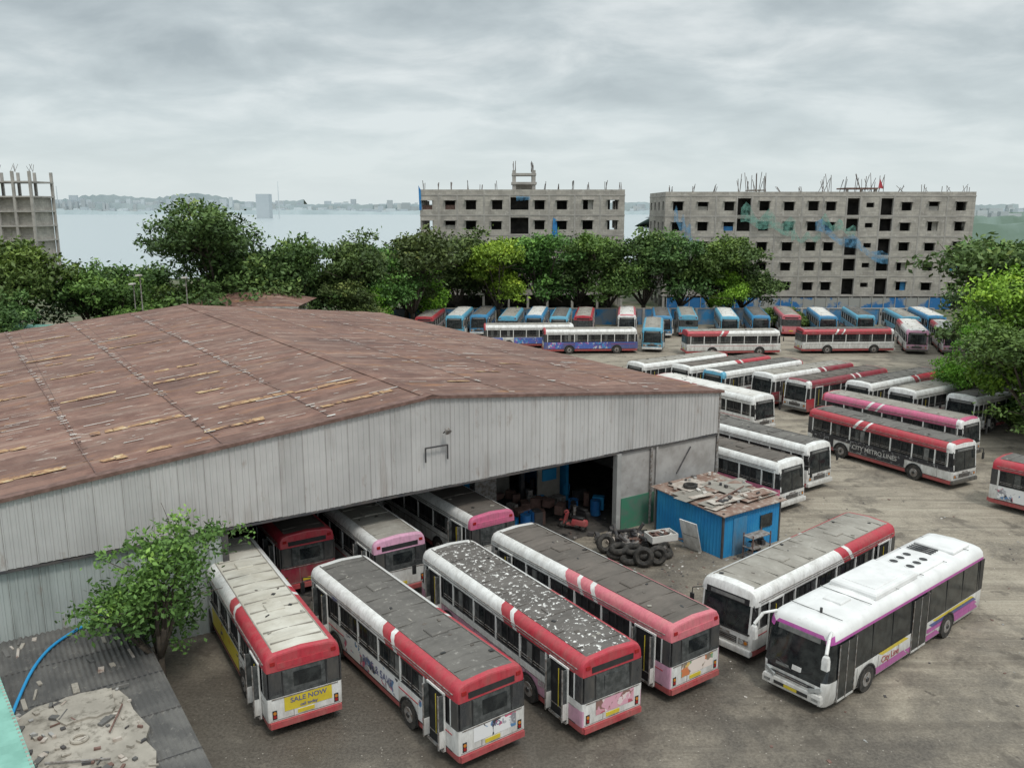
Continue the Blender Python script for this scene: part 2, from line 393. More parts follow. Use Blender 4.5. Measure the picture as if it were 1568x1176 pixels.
        dt.box((0,yf-.215,2.62),(1.6,.03,.18),'glass_dusty',rx=.16)
        dt.box((.45,yf-.01,1.28),(.5,.02,.10),'glass_dusty',rx=.16)
        dt.box((-.1,yf-.02,1.35),(.35,.02,.18),'bus_white',rx=.16)
    if side_ad:
        for (sx,t0,t1) in ((-1,2.0,2.45),(-1,3.8,L-3.35),(-1,L-.9,L-.35),(1,3.8,L-3.35),(1,.5,2.4)):
            X=sx*1.2635
            dt.poly([(X,-h+t0,.66),(X,-h+t1,.66),(X,-h+t1,1.42),(X,-h+t0,1.42)],side_ad)
    if not ac:
        zr=3.04
        for t in (L*.3,L*.68):dt.loftbox((0,-h+t,zr+.01),(.62,.62,.08),roof,.06)
        if roof=='roof_canvas':
            for i in range(12):dt.box((0,-h+.8+i*.86,zr-.022),(1.7,.035,.04),'roof_light')
        else:
            for i in range(9):dt.box((0,-h+.8+i*1.22,zr-.024),(1.75,.03,.03),roof)
        for sx in(-1,1):
            dt.box((sx*.91,0,2.985),(.03,L-.9,.035),roof if roof!='roof_canvas' else 'roof_light')
            dt.box((sx*1.245,0,2.60),(.03,L-.6,.02),'hub')
        for i in range(10):dt.box((rnd.uniform(-.8,.8),rnd.uniform(-h+.6,h-.6),zr-.015),(rnd.uniform(.04,.16),rnd.uniform(.04,.2),.03),rnd.choice(['roof_brown','roof_light','trim_black']),rz=rnd.uniform(0,3))
    else:
        dt.loftbox((0,.9,3.24),(1.8,3.2,.22),'roof_acwhite',.12);dt.loftbox((0,.9,3.36),(1.3,2.4,.06),'roof_acwhite',.05)
        for i in range(3):
            for sx in(-1,1):
                dt.tube((sx*.33,-1.3-i*.55,3.16),(sx*.33,-1.3-i*.55,3.245),.21,n=16,m='roof_acwhite')
                dt.tube((sx*.33,-1.3-i*.55,3.24),(sx*.33,-1.3-i*.55,3.252),.16,n=16,m='trim_black')
        dt.loftbox((0,-2.0,3.17),(1.7,2.2,.10),'roof_acwhite',.1)
        for i in range(4):dt.box((.25,-3.3-i*.2,3.20),(1.0,.08,.03),'trim_black')
        dt.loftbox((0,-4.8,3.21),(1.6,1.5,.12),'roof_acwhite',.1);dt.loftbox((0,3.6,3.20),(.7,.7,.09),'roof_acwhite',.05)
        dt.tube((-.2,5.0,3.15),(-.2,5.0,3.35),.05,n=8,m='trim_black')
        for i in range(6):dt.box((0,-5+i*2.0,3.178),(2.0,.02,.02),'glass_dusty')
    dt.obj('fittings',E)
    for (txt,side,t,z,size,mt) in labels:
        if side=='rear':label(E,txt,(t,-h-.018,z),'rear',size,mt)
        elif side=='left':label(E,txt,(-1.27 if not ac else -1.281,-h+t,z),'left',size,mt)
        elif side=='right':label(E,txt,(1.27,-h+t,z),'right',size,mt)
    return E
bus((-6.97,26.37),120.9,'rear',roof='roof_canvas',side_ad='ad_yellow',rear_ad='plate_yellow',seed=1,labels=[('SALE NOW','rear',.1,1.24,.24,'bus_navy'),('call today','rear',.1,1.0,.15,'bus_navy')])
bus((-0.62,24.71),126.0,'rear',roof='roof_grey',side_ad='ad_cartoon',rear_ad='ad_cartoon',seed=2,labels=[('RIDE & SAVE','left',5.4,1.05,.42,'bus_navy'),('NEW','left',8.9,2.46,.2,'bus_navy'),('NO.1','rear',.2,1.25,.2,'bus_navy')])
bus((3.38,26.16),123.2,'rear',roof='roof_peel',lower='bus_palepink',belt='bus_white',rear_ad='ad_pink',skirt='bus_red',seed=3,labels=[('BIG','left',2.2,1.1,.4,'bus_white')])
bus((6.64,28.52),125.5,'rear',roof='roof_brown',edge='stripes',edgecol='bus_salmon',cap='bus_salmon',lower='bus_palepink',belt='bus_palepink',rear_ad='ad_warm',side_ad='ad_warm',seed=4)
bus((10.03,28.01),39.4,'front',L=12.4,kind='ac',skirt='bus_white',name='parked_coach',seed=5,labels=[('City Line','left',8.0,.86,.36,'bus_red')])
bus((8.40,31.39),41,'front',roof='roof_light',seed=6)
bus((-9.3,36.9),122,'rear',roof='roof_brown',edge='all',lower='bus_maroon',rear='bus_maroon',seed=7)
bus((-5.0,36.3),123,'rear',roof='roof_light',edge='white',cap='bus_palepink',seed=8)
bus((-.9,39.3),124,'rear',roof='roof_brown',edge='white',cap='bus_pink',lower='bus_white',seed=9)
bus((16.4,48.1),127,'front',roof='roof_brown',edge='white',lower='bus_pink',seed=10)
bus((19.3,51.8),126,'front',roof='roof_grey',edge='white',side_ad='ad_warm',seed=11)
bus((19.85,65.7),124,'front',roof='roof_white',edge='redrear',seed=12)
bus((28.6,52.2),119.5,'front',roof='roof_grey',edge='all',side_ad='ad_black',belt='ad_black',frontcap='bus_white',seed=13,labels=[('CITY METRO LINES','right',5.8,1.05,.42,'bus_white')])
bus((32.2,58.3),124,'front',roof='roof_light',edge='all',edgecol='bus_pink',seed=14)
bus((29.2,49.4),-52,'rear',roof='roof_grey',edge='all',rear='bus_white',side_ad='ad_cartoon',seed=15)
pp=[-61.6,-58.1,-54.6,-51.2,-47.6,-44,-40.2,-36.2];al=[54.7,57.2,57.8,60.5,60.6,64,64.3,66]
st=[dict(roof='roof_light',edge='white',edgecol='bus_blue'),dict(roof='roof_brown',edge='redrear'),dict(roof='roof_grey',edge='white',frontcap='bus_lightblue'),
    dict(roof='roof_light',edge='redrear',edgecol='bus_maroon',lower='bus_maroon'),dict(roof='roof_brown',edge='all',edgecol='bus_maroon',lower='bus_red'),
    dict(roof='roof_grey',edge='redrear',lower='bus_white'),dict(roof='roof_light',edge='redrear'),dict(roof='roof_grey',edge='white')]
for i,(q,w) in enumerate(zip(pp,al)):
    q+=1.25
    x=.559*q+.829*w;y=-.829*q+.559*w
    bus((x,y),34+(i%3-1)*.8,'front',seed=20+i,L=11.5,**st[i])
bus((3.8,104.4),3,'rear',roof='roof_light',edge='white',lower='bus_navy',belt='bus_navy',side_ad='ad_blue',seed=30)
bus((-3.6,108.4),3,'rear',roof='roof_light',edge='white',side_ad='ad_blue',seed=31)
bus((20.8,102.9),4,'rear',roof='roof_light',edge='redrear',lower='bus_white',seed=32)
bus((35.2,104.6),3,'rear',roof='roof_grey',edge='all',seed=33)
bus((17.2,104.5),80,'front',roof='roof_light',edge='bus_lightblue',lower='bus_lightblue',frontcap='bus_lightblue',skirt='bus_blue',rear_ad='ad_blue',seed=34)
bus((49.0,103.0),72,'front',roof='roof_white',edge='redrear',frontcap='bus_palepink',seed=35)
bus((53.0,102.0),72,'front',roof='roof_white',edge='redrear',frontcap='bus_palepink',seed=36)
bx=[-11.9,-7.9,-4.6,-.6,3,6.3,9.7,15.8,20.5,24.2,29.5,34.0,38.5,43.0,48.5,54,58]
bc=['bus_red','bus_lightblue','bus_blue','bus_lightblue','bus_blue','bus_lightblue','bus_red','bus_salmon','bus_blue','bus_lightblue','bus_lightblue','bus_blue','bus_salmon','bus_blue','bus_lightblue','bus_lightblue','bus_blue']
for i,(x,cc) in enumerate(zip(bx,bc)):
    w_=cc in('bus_red','bus_salmon')
    bus((x,115.8+(i*7%5)*.5),86-i*.5,'front' if i%3 else 'rear',roof=['roof_light','roof_white','roof_grey'][i%3],edge=cc,frontcap='bus_white' if w_ else cc,lower='bus_white' if w_ else cc,cap=cc,rear=cc,seed=40+i)
# ---------------------------------------------------------------- ground
m,nt,b,o=newmat('ground_dirt')
v=coords(nt)
n1=noise(nt,v,.08,8,.6);n2=noise(nt,v,.8,12,.72);n3=noise(nt,v,9,10,.75)
c=ramp(nt,n1,[(.36,(.21,.18,.138)),(.5,(.33,.287,.225)),(.64,(.43,.385,.305))])
c=mix(nt,.5,c,ramp(nt,n2,[(.33,(.13,.108,.083)),(.5,(.31,.27,.21)),(.68,(.46,.41,.33))]))
c=mix(nt,.38,c,ramp(nt,n3,[(.33,(.08,.068,.055)),(.5,(.28,.245,.195)),(.68,(.56,.50,.42))]))
tr=noise(nt,coords(nt,scale=(.08,1.2,1),rot=R(-38)),.9,7,.65,.3);c=mix(nt,ramp(nt,tr,[(.50,0),(.60,.5)]),c,(.15,.127,.10))
tr=noise(nt,coords(nt,scale=(.08,1.2,1),rot=R(50)),.9,7,.65,.4);c=mix(nt,ramp(nt,tr,[(.54,0),(.64,.4)]),c,(.46,.415,.335))
def blob(p,r0,r1,amt):
    gp=N(nt,'ShaderNodeVectorMath',operation='DISTANCE');nt.links.new(v,gp.inputs[0]);gp.inputs[1].default_value=p
    mr=N(nt,'ShaderNodeMapRange');mr.inputs[1].default_value=r0;mr.inputs[2].default_value=r1;mr.inputs[3].default_value=amt;mr.inputs[4].default_value=0
    nt.links.new(gp.outputs['Value'],mr.inputs[0]);return mr.outputs[0]
mxx=N(nt,'ShaderNodeMath',operation='MAXIMUM');nt.links.new(blob((-3,30,0),7,21,.32),mxx.inputs[0]);nt.links.new(blob((8,16,0),8,24,.21),mxx.inputs[1])
ad=N(nt,'ShaderNodeMath',operation='ADD');nt.links.new(mxx.outputs[0],ad.inputs[0]);nt.links.new(noise(nt,v,.30,12,.70,.4),ad.inputs[1])
wet=ramp(nt,ad.outputs[0],[(.50,0),(.58,.40),(.78,.88)])
c=mix(nt,wet,c,mix(nt,ramp(nt,n3,[(.4,0),(.6,1)]),(.055,.047,.039),(.115,.10,.083)))
oil=ramp(nt,noise(nt,v,.55,8,.66,.3),[(.57,0),(.64,.65)]);c=mix(nt,oil,c,(.085,.072,.058))
oil=ramp(nt,noise(nt,v,2.4,6,.6,.2),[(.64,0),(.70,.7)]);c=mix(nt,oil,c,(.065,.055,.045))
# shards and pebbles
vo=N(nt,'ShaderNodeTexVoronoi');vo.inputs['Scale'].default_value=3.2;nt.links.new(v,vo.inputs['Vector'])
c=mix(nt,ramp(nt,vo.outputs['Distance'],[(.05,.6),(.10,0)]),c,(.50,.46,.40))
sp=N(nt,'ShaderNodeSeparateXYZ');nt.links.new(v,sp.inputs[0])
mr2=N(nt,'ShaderNodeMapRange');mr2.inputs[1].default_value=126;mr2.inputs[2].default_value=134;nt.links.new(sp.outputs[1],mr2.inputs[0])
gr=ramp(nt,noise(nt,v,.25,6,.6),[(.4,(.05,.08,.025)),(.6,(.16,.15,.10))])
c=mix(nt,mr2.outputs[0],c,gr)
nt.links.new(c,b.inputs['Base Color'])
rr=ramp(nt,ad.outputs[0],[(.55,.95),(.85,.45)]);nt.links.new(rr,b.inputs['Roughness'])
bump(nt,b,n2,.3,.08)
g=MB();g.poly([(-6000,-200,0),(6000,-200,0),(6000,9000,0),(-6000,9000,0)],'ground_dirt');g.obj('ground')
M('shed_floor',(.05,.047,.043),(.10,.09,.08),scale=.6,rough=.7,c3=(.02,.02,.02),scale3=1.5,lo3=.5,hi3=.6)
m,nt,b,o=newmat('lake_water');b.inputs['Base Color'].default_value=(.42,.48,.50,1);b.inputs['Roughness'].default_value=.28
v=coords(nt,scale=(1,.35,1));bump(nt,b,noise(nt,v,.6,5),.25,.3)
w=MB();w.poly([(-3500,215,.25),(25,215,.25),(700,2600,.25),(-3500,2600,.25)],'lake_water');w.obj('lake_water')
M('far_hill',(.40,.47,.49),(.33,.40,.42),scale=.012,rough=1);M('far_city',(.58,.63,.65),(.48,.53,.56),scale=.01,rough=1);M('far_city_dark',(.47,.52,.55),(.42,.47,.50),scale=.01,rough=1)  # aerial haze painted into these pale bluish base colours, no haze volume
M('far_tree',(.20,.27,.24),(.13,.19,.15),scale=.03,rough=1)  # distance haze blended into the green of the far trees
hm=MB()
def ridge(y,x0,x1,base,amp,step,m,sd,mb):
    r=np.random.default_rng(sd);xs=np.arange(x0,x1,step);ph=r.uniform(0,6,8);fr=r.uniform(.001,.02,8)
    z=base+amp*sum(np.sin(xs*f+p)/(1+f*150) for f,p in zip(fr,ph))/2.2+r.uniform(0,amp*.35,len(xs))
    z=np.maximum(z,base*.35)
    for i in range(len(xs)-1):
        mb.poly([(xs[i],y,0),(xs[i+1],y,0),(xs[i+1],y+8,z[i+1]),(xs[i],y+8,z[i])],m)
        mb.poly([(xs[i],y+8,z[i]),(xs[i+1],y+8,z[i+1]),(xs[i+1],y+160,0),(xs[i],y+160,0)],m)
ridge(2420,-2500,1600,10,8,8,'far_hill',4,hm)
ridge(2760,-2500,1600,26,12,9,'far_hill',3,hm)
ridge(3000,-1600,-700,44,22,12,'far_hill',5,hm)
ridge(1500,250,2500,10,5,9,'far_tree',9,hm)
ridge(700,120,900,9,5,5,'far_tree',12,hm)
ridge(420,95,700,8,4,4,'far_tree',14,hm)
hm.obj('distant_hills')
cm=MB()
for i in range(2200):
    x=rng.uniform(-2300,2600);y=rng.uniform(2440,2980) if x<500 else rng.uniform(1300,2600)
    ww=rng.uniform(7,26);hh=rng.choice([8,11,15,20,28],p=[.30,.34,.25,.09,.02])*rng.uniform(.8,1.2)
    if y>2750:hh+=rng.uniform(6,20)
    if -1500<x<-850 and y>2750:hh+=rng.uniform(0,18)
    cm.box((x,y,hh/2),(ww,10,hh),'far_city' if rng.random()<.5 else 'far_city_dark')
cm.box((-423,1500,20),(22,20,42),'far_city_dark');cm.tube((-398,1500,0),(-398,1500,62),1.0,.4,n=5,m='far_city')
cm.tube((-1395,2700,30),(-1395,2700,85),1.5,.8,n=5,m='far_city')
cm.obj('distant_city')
# ---------------------------------------------------------------- shed
S=empty('bus_shed',(-3.81,38.7,0),R(32.6))
SH=-.021
HW=18.8;LEN=45.5;ZR=8.88;ZE=6.98;ZF=4.5
def zr(x):return ZR-(ZR-ZE)*abs(x)/HW
m,nt,b,o=newmat('rusty_roof');b.inputs['Roughness'].default_value=.75
v=coords(nt)
n1=noise(nt,v,.16,8,.6);n2=noise(nt,v,1.3,8,.7)
c=ramp(nt,n1,[(.35,(.145,.070,.052)),(.5,(.195,.100,.075)),(.66,(.255,.148,.113))])
c=mix(nt,.40,c,ramp(nt,n2,[(.35,(.095,.047,.036)),(.65,(.31,.19,.145))]))
vs=coords(nt,scale=(.12,1.2,1));n3=noise(nt,vs,1.0,5,.6)
c=mix(nt,ramp(nt,n3,[(.52,0),(.68,.6)]),c,(.35,.25,.20))
vs2=coords(nt,scale=(.22,1.0,1),loc=(7,3,0));n4=noise(nt,vs2,.9,7,.7)
c=mix(nt,ramp(nt,n4,[(.57,0),(.67,.8)]),c,(.33,.16,.07))
c=mix(nt,ramp(nt,noise(nt,vs2,2.6,8,.72),[(.60,0),(.67,.8)]),c,(.56,.50,.44))
c=mix(nt,ramp(nt,noise(nt,coords(nt,scale=(.3,.3,1),loc=(3,9,0)),.5,7,.6),[(.55,0),(.70,.55)]),c,(.095,.048,.04))
br=N(nt,'ShaderNodeTexBrick');br.inputs['Scale'].default_value=1;br.offset=.0
br.inputs['Brick Width'].default_value=4.7;br.inputs['Row Height'].default_value=1.05;br.inputs['Mortar Size'].default_value=.022;br.inputs['Mortar Smooth'].default_value=.3
br.inputs['Color1'].default_value=(.78,.78,.78,1);br.inputs['Color2'].default_value=(1.15,1.12,1.1,1);br.inputs['Mortar'].default_value=(.45,.45,.45,1)
nt.links.new(v,br.inputs['Vector']);c=mix(nt,.75,c,br.outputs['Color'],'MULTIPLY')
nt.links.new(c,b.inputs['Base Color'])
wv=N(nt,'ShaderNodeTexWave',bands_direction='Y');wv.inputs['Scale'].default_value=1.6;nt.links.new(v,wv.inputs['Vector'])
bump(nt,b,wv.outputs['Fac'],.6,.04)
def sheetmat(name,base,rust,thr=.56):
    m,nt,b,o=newmat(name);b.inputs['Roughness'].default_value=.55
    v=coords(nt,scale=(1,1,.12));n1=noise(nt,v,1.1,8,.65)
    br=N(nt,'ShaderNodeTexBrick');br.inputs['Brick Width'].default_value=1.02;br.inputs['Row Height'].default_value=50;br.inputs['Mortar Size'].default_value=.012;br.offset=0
    br.inputs['Scale'].default_value=1
    br.inputs['Color1'].default_value=(.90,.90,.90,1);br.inputs['Color2'].default_value=(1.05,1.05,1.05,1);br.inputs['Mortar'].default_value=(.5,.47,.45,1)
    nt.links.new(coords(nt),br.inputs['Vector'])
    c=ramp(nt,noise(nt,coords(nt),.25,4),[(.4,base),(.6,tuple(x*.84 for x in base))])
    c=mix(nt,ramp(nt,n1,[(thr,0),(thr+.2,.8)]),c,rust)
    c=mix(nt,ramp(nt,noise(nt,coords(nt,scale=(1.5,1,.5)),1.5,8,.7),[(.60,0),(.70,.5)]),c,(.26,.19,.15))
    c=mix(nt,1.0,c,br.outputs['Color'],'MULTIPLY')
    nt.links.new(c,b.inputs['Base Color']);return m
sheetmat('fascia_sheet',(.51,.50,.49),(.24,.20,.175));sheetmat('lower_sheet',(.42,.46,.445),(.22,.24,.23),.5)
m,nt,b,o=newmat('skylight_ochre');b.inputs['Roughness'].default_value=.6
v=coords(nt)
c=ramp(nt,noise(nt,v,1.5,9,.75),[(.40,(.17,.085,.058)),(.48,(.34,.18,.085)),(.57,(.50,.34,.17)),(.68,(.68,.58,.42))])
nt.links.new(c,b.inputs['Base Color'])
M('roof_scuff',(.70,.68,.64),(.42,.37,.33),scale=1.5,rough=.6)
M('rust_trim',(.13,.075,.06),(.20,.12,.10),scale=3,rough=.8)
M('steel_dark',(.05,.05,.055),(.09,.08,.075),scale=2,rough=.7)
M('wall_plaster',(.40,.385,.37),(.28,.265,.25),scale=.8,rough=.9,c3=(.15,.135,.12),lo3=.60,hi3=.8,scale3=2)
M('wall_green',(.05,.20,.12),(.10,.17,.13),scale=2,rough=.7)
M('concrete',(.36,.355,.34),(.26,.255,.245),scale=.5,rough=.95,c3=(.45,.44,.42),lo3=.55,hi3=.7,scale3=3)
def P(x,y,z):return (x+SH*y,y,z)
r=MB()
for s in(-1,1):
    x1=s*(HW+.15)
    nx=24;ny=30
    idx={}
    for i in range(nx+1):
        for j in range(ny+1):
            x=x1*i/nx;y=-.25+(LEN+.5)*j/ny
            z=zr(x)+(0 if i in(0,nx) else .02*math.sin(i*2.1+j*1.7)+rng.uniform(-.015,.015))
            idx[i,j]=r.addv(P(x,y,z+.06))
    for i in range(nx):
        for j in range(ny):r.face((idx[i,j],idx[i+1,j],idx[i+1,j+1],idx[i,j+1]),'rusty_roof')
    r.poly([P(0,-.25,ZR),P(x1,-.25,zr(x1)),P(x1,LEN+.25,zr(x1)),P(0,LEN+.25,ZR)],'steel_dark')
    r.poly([P(0,-.27,ZR+.09),P(x1,-.27,zr(x1)+.09),P(x1,.15,zr(x1)+.10),P(0,.15,ZR+.10)],'rust_trim')
    r.poly([P(0,-.27,ZR+.09),P(x1,-.27,zr(x1)+.09),P(x1,-.27,zr(x1)-.06),P(0,-.27,ZR-.06)],'rust_trim')
    r.poly([P(0,-.3,ZR+.13),P(s*.35,-.3,zr(.35)+.10),P(s*.35,LEN+.3,zr(.35)+.10),P(0,LEN+.3,ZR+.13)],'rusty_roof')
r.obj('roof',S)
sk=MB()
def patch(x0,x1,y0,y1,m,dz,rag=0):
    a,b_,c_,d_=[rng.uniform(-rag,rag) if rag else 0 for _ in range(4)]
    sk.poly([P(x0+a,y0,zr(x0+a)+dz),P(x1+b_,y0,zr(x1+b_)+dz),P(x1+c_,y1,zr(x1+c_)+dz),P(x0+d_,y1,zr(x0+d_)+dz)],m)
for k in range(11):
    for x0 in(-18.3,-13.8,-9.2,-4.5):
        if rng.random()<(.85 if k<5 else .4)*(1 if x0<-4.6 else .5):
            y=1.6+k*3.9+rng.uniform(-.9,.9)
            a=x0+rng.uniform(-.3,.6);l=rng.uniform(1.6,3.8);x=a
            while x<a+l and x<-1.2:
                ll=rng.uniform(.35,1.1)
                if rng.random()<.82:patch(x,min(x+ll,-.6),y+rng.uniform(-.08,.08),y+rng.uniform(.25,.6),'skylight_ochre',.100,.12)
                x+=ll
for k in range(3):patch(3.0+k*3.6,4.2+k*3.9,3.5+k*3.2,3.8+k*3.2,'skylight_ochre',.100,.2)
for i in range(420):
    x=rng.uniform(-18,17.5);y=rng.uniform(.5,45)
    l=rng.uniform(.4,1.6) if rng.random()<.30 else rng.uniform(.06,.3)
    if x*(x+l)<0 or abs(x)<.3 or abs(x+l)<.3:continue
    patch(x,x+l,y,y+rng.uniform(.03,.11),'roof_scuff',.108,.04)
for x in (-14.1,-9.4,-4.7,4.7,9.4,14.1):
    patch(x,x+.05,0,LEN,'rust_trim',.112)
    for j in range(85):
        y=rng.uniform(0,LEN);patch(x+rng.uniform(-.15,.1),x+rng.uniform(.12,.34),y,y+rng.uniform(.06,.14),'roof_scuff' if rng.random()<.65 else 'rust_trim',.116)
sk.obj('roof_sheets_patches',S)
f=MB()
def ribbed(mb,x0,x1,zb,zt,y,m,pitch=.255):
    pts=[];x=x0
    while x<x1:
        pts+=[(x,0),(x+pitch*.55,0),(x+pitch*.65,-.035),(x+pitch*.9,-.035)];x+=pitch
    pts=[p for p in pts if p[0]<=x1]+[(x1,0)]
    prev=None
    for px,dy in pts:
        a=mb.addv(P(px,y+dy,zb(px)));c=mb.addv(P(px,y+dy,zt(px)))
        if prev:mb.face((prev[0],a,c,prev[1]),m)
        prev=(a,c)
ribbed(f,-HW,HW,lambda x:ZF+.02*math.sin(int(x/1.02)*5.3),lambda x:zr(x)-.02,-.1,'fascia_sheet')
f.box((0,-.1,ZF-.07),(2*HW,.12,.08),'steel_dark')
f.poly([P(-HW,.0,ZF-.02),P(HW,0,ZF-.02),P(HW,.0,ZE),P(0,0,ZR-.03),P(-HW,0,ZE)],'steel_dark')
f.box((.15,-.35,6.55),(1.2,.06,.06),'steel_dark');f.box((.75,-.3,6.2),(.06,.06,.7),'steel_dark');f.box((-.4,-.3,6.2),(.06,.06,.7),'steel_dark')
f.tube((.6,-.2,7.1),(.6,-.55,7.35),.03,n=6,m='steel_dark');f.tube((.6,-.5,7.38),(.6,-.7,7.25),.10,.16,n=10,m='hub')
f.obj('fascia',S)
wl=MB()
ribbed(wl,-HW,-9.6,lambda x:0,lambda x:ZF-.1,.12,'lower_sheet')
wl.box((-9.55,.12,2.2),(.25,.25,4.4),'steel_dark')
wl.box((14.95,.05,2.2),(7.4,.2,4.4),'wall_plaster')
wl.box((12.75,-.075,.9),(2.4,.05,1.8),'wall_green')
wl.box((14.0,-.12,2.2),(.12,.12,4.4),'wall_plaster');wl.tube((13.6,-.15,0),(13.6,-.15,4.4),.07,n=8,m='hub')
wl.box((11.25,-.06,2.2),(.3,.35,4.4),'concrete')
wl.tube((15.6,-.1,2.6),(16.6,-.1,4.0),.04,n=6,m='steel_dark')
wl.tube((18.75,-.1,0),(18.75,-.1,6.9),.08,n=8,m='hub')
for s in(-1,1):
    wl.poly([P(s*HW,0,0),P(s*HW,LEN,0),P(s*HW,LEN,ZE),P(s*HW,0,ZE)],'fascia_sheet')
    wl.poly([P(s*(HW-.1),0,0),P(s*(HW-.1),LEN,0),P(s*(HW-.1),LEN,ZE-.05),P(s*(HW-.1),0,ZE-.05)],'wall_plaster')
wl.poly([P(-HW,LEN,0),P(HW,LEN,0),P(HW,LEN,ZE),P(0,LEN,ZR-.02),P(-HW,LEN,ZE)],'fascia_sheet')
wl.obj('walls',S)
it=MB()
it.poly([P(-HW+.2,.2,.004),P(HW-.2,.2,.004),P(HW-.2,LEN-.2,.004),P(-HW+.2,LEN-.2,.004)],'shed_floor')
for y in (6.5,13,19.5,26,32.5,39):
    for x in(-9.5,0,9.5):it.box((x+SH*y,y,zr(x)/2-.1),(.25,.25,zr(x)-.2),'steel_dark')
    it.box((SH*y,y,6.1),(2*HW-.4,.12,.14),'steel_dark')
    for k in range(-9,9):
        x0=k*2;x1=x0+1
        it.tube(P(x0,y,6.1),P(x1,y,zr(x1)-.05),.04,n=4,m='steel_dark',caps=False);it.tube(P(x1,y,zr(x1)-.05),P(x0+2,y,6.1),.04,n=4,m='steel_dark',caps=False)
M('tarp_blue',(.02,.16,.42),(.04,.24,.50),scale=1,rough=.6)
M('tin_blue',(.015,.22,.50),(.03,.29,.56),scale=.7,rough=.55,c3=(.22,.30,.34),lo3=.64,hi3=.72,scale3=3)
it.box((6.5,8.5,1.6),(5,.2,3.2),'tin_blue');it.box((12,8,1.5),(.2,5,3.0),'tin_blue');it.box((7.4,8.35,2.2),(1.0,.06,1.0),'glass_dusty');it.box((9.2,8.35,1.0),(.9,.06,2.0),'roof_light')
it.box((10.6,5.5,1.2),(1.6,.1,2.4),'roof_light');it.box((10.6,5.4,1.9),(1.0,.06,.7),'tin_blue')
for i in range(34):
    it.box((rng.uniform(5,13),rng.uniform(2.5,8),.3+rng.uniform(0,.4)),(rng.uniform(.2,.9),rng.uniform(.2,.7),rng.uniform(.3,1.0)),rng.choice(['steel_dark','rust_trim','hub','tin_blue','rust_trim']),rz=rng.uniform(0,3))
it.box((5.8,5,1.3),(1.4,.6,2.6),'hub')
it.obj('interior_fitout',S)
def loc2w(x,y):
    a=R(32.6);return (-3.81+x*math.cos(a)-y*math.sin(a),38.7+x*math.sin(a)+y*math.cos(a))
for (x,y) in((7.2,2.8),(7.9,3.0),(7.5,3.5),(11.9,2.6),(10.9,3.4)):
    dm=MB();dm.tube((0,0,0),(0,0,.88),.29,n=18,m='drum_blue')
    for z in(.03,.3,.6,.87):dm.tube((0,0,z-.015),(0,0,z+.015),.305,n=18,m='drum_blue')
    dm.tube((0,0,.875),(0,0,.90),.04,n=8,m='hub');wx,wy=loc2w(x,y);dm.obj('oil_drum',None,(wx,wy,0))
def scooter(x,y,rz,body):
    q=Matrix.Rotation(R(90),3,'Y');s=MB()
    for yy in(-.62,.62):
        s.torus((0,yy,.25),.20,.055,'black_rubber',q,16,6);s.tube((-.04,yy,.25),(.04,yy,.25),.13,n=10,m='hub')
    s.loftbox((0,-.42,.52),(.34,.85,.34),body,.1);s.loftbox((0,-.32,.76),(.28,.70,.12),'trim_black',.05)
    s.box((0,.10,.30),(.28,.5,.08),body);s.box((0,.42,.62),(.40,.06,.62),body,rx=.25)
    s.tube((0,.62,.25),(0,.36,1.02),.03,n=6,m='hub');s.tube((-.3,.33,1.03),(.3,.33,1.03),.02,n=6,m='trim_black')
    s.loftbox((0,.40,.98),(.22,.18,.18),body,.04);s.tube((0,.48,.98),(0,.51,.98),.06,n=10,m='lamp_clear')
    s.box((0,.62,.47),(.14,.36,.05),body,rx=-.1)
    for sx in(-1,1):s.tube((sx*.22,.33,1.03),(sx*.28,.30,1.22),.01,n=4,m='trim_black');s.box((sx*.28,.30,1.25),(.10,.02,.07),'trim_black')
    s.obj('scooter',None,(x,y,0),rz,smooth=40)
wx,wy=loc2w(9.4,1.4);scooter(wx,wy,R(60),'bus_red');wx,wy=loc2w(10.5,2.4);scooter(wx,wy,R(40),'trim_black')
# ---------------------------------------------------------------- hut
H=empty('tin_hut',(10.6,40.9,0),R(34))
hb=MB()
hw,hd=4.3,4.8
def rib2(mb,p0,p1,z0,z1,m,n=22):
    p0=Vector(p0);p1=Vector(p1);d=(p1-p0);nn=Vector((d.y,-d.x)).normalized()*.03;prev=None
    for i in range(n*2+1):
        q=p0+d*i/(n*2)+(nn if i%2 else nn*0)
        a=mb.addv((q.x,q.y,z0));c=mb.addv((q.x,q.y,z1))
        if prev:mb.face((prev[0],a,c,prev[1]),m)
        prev=(a,c)
rib2(hb,(0,0),(hw,0),0,2.35,'tin_blue');rib2(hb,(hw,0),(hw,hd),0,2.35,'tin_blue');rib2(hb,(0,hd),(0,0),0,2.35,'tin_blue');rib2(hb,(hw,hd),(0,hd),0,2.35,'tin_blue')
hb.box((1.2,-.05,1.0),(1.0,.05,2.0),'bus_blue');hb.box((3.2,-.06,1.4),(.9,.05,.7),'glass_dark')
for x,y in((0,0),(hw,0),(hw,hd),(0,hd)):hb.box((x,y,1.2),(.1,.1,2.4),'steel_dark')
hb.obj('walls',H)
M('tin_rust',(.20,.12,.09),(.30,.22,.18),scale=1.5,rough=.85,c3=(.48,.44,.39),lo3=.54,hi3=.64,scale3=3)
M('tin_pale',(.52,.48,.43),(.38,.32,.27),scale=2,rough=.8,c3=(.18,.10,.08),lo3=.58,hi3=.7,scale3=3)
hr=MB()
hr.box((hw/2,hd/2,2.40),(hw+.5,hd+.5,.05),'tin_rust',rx=.03)
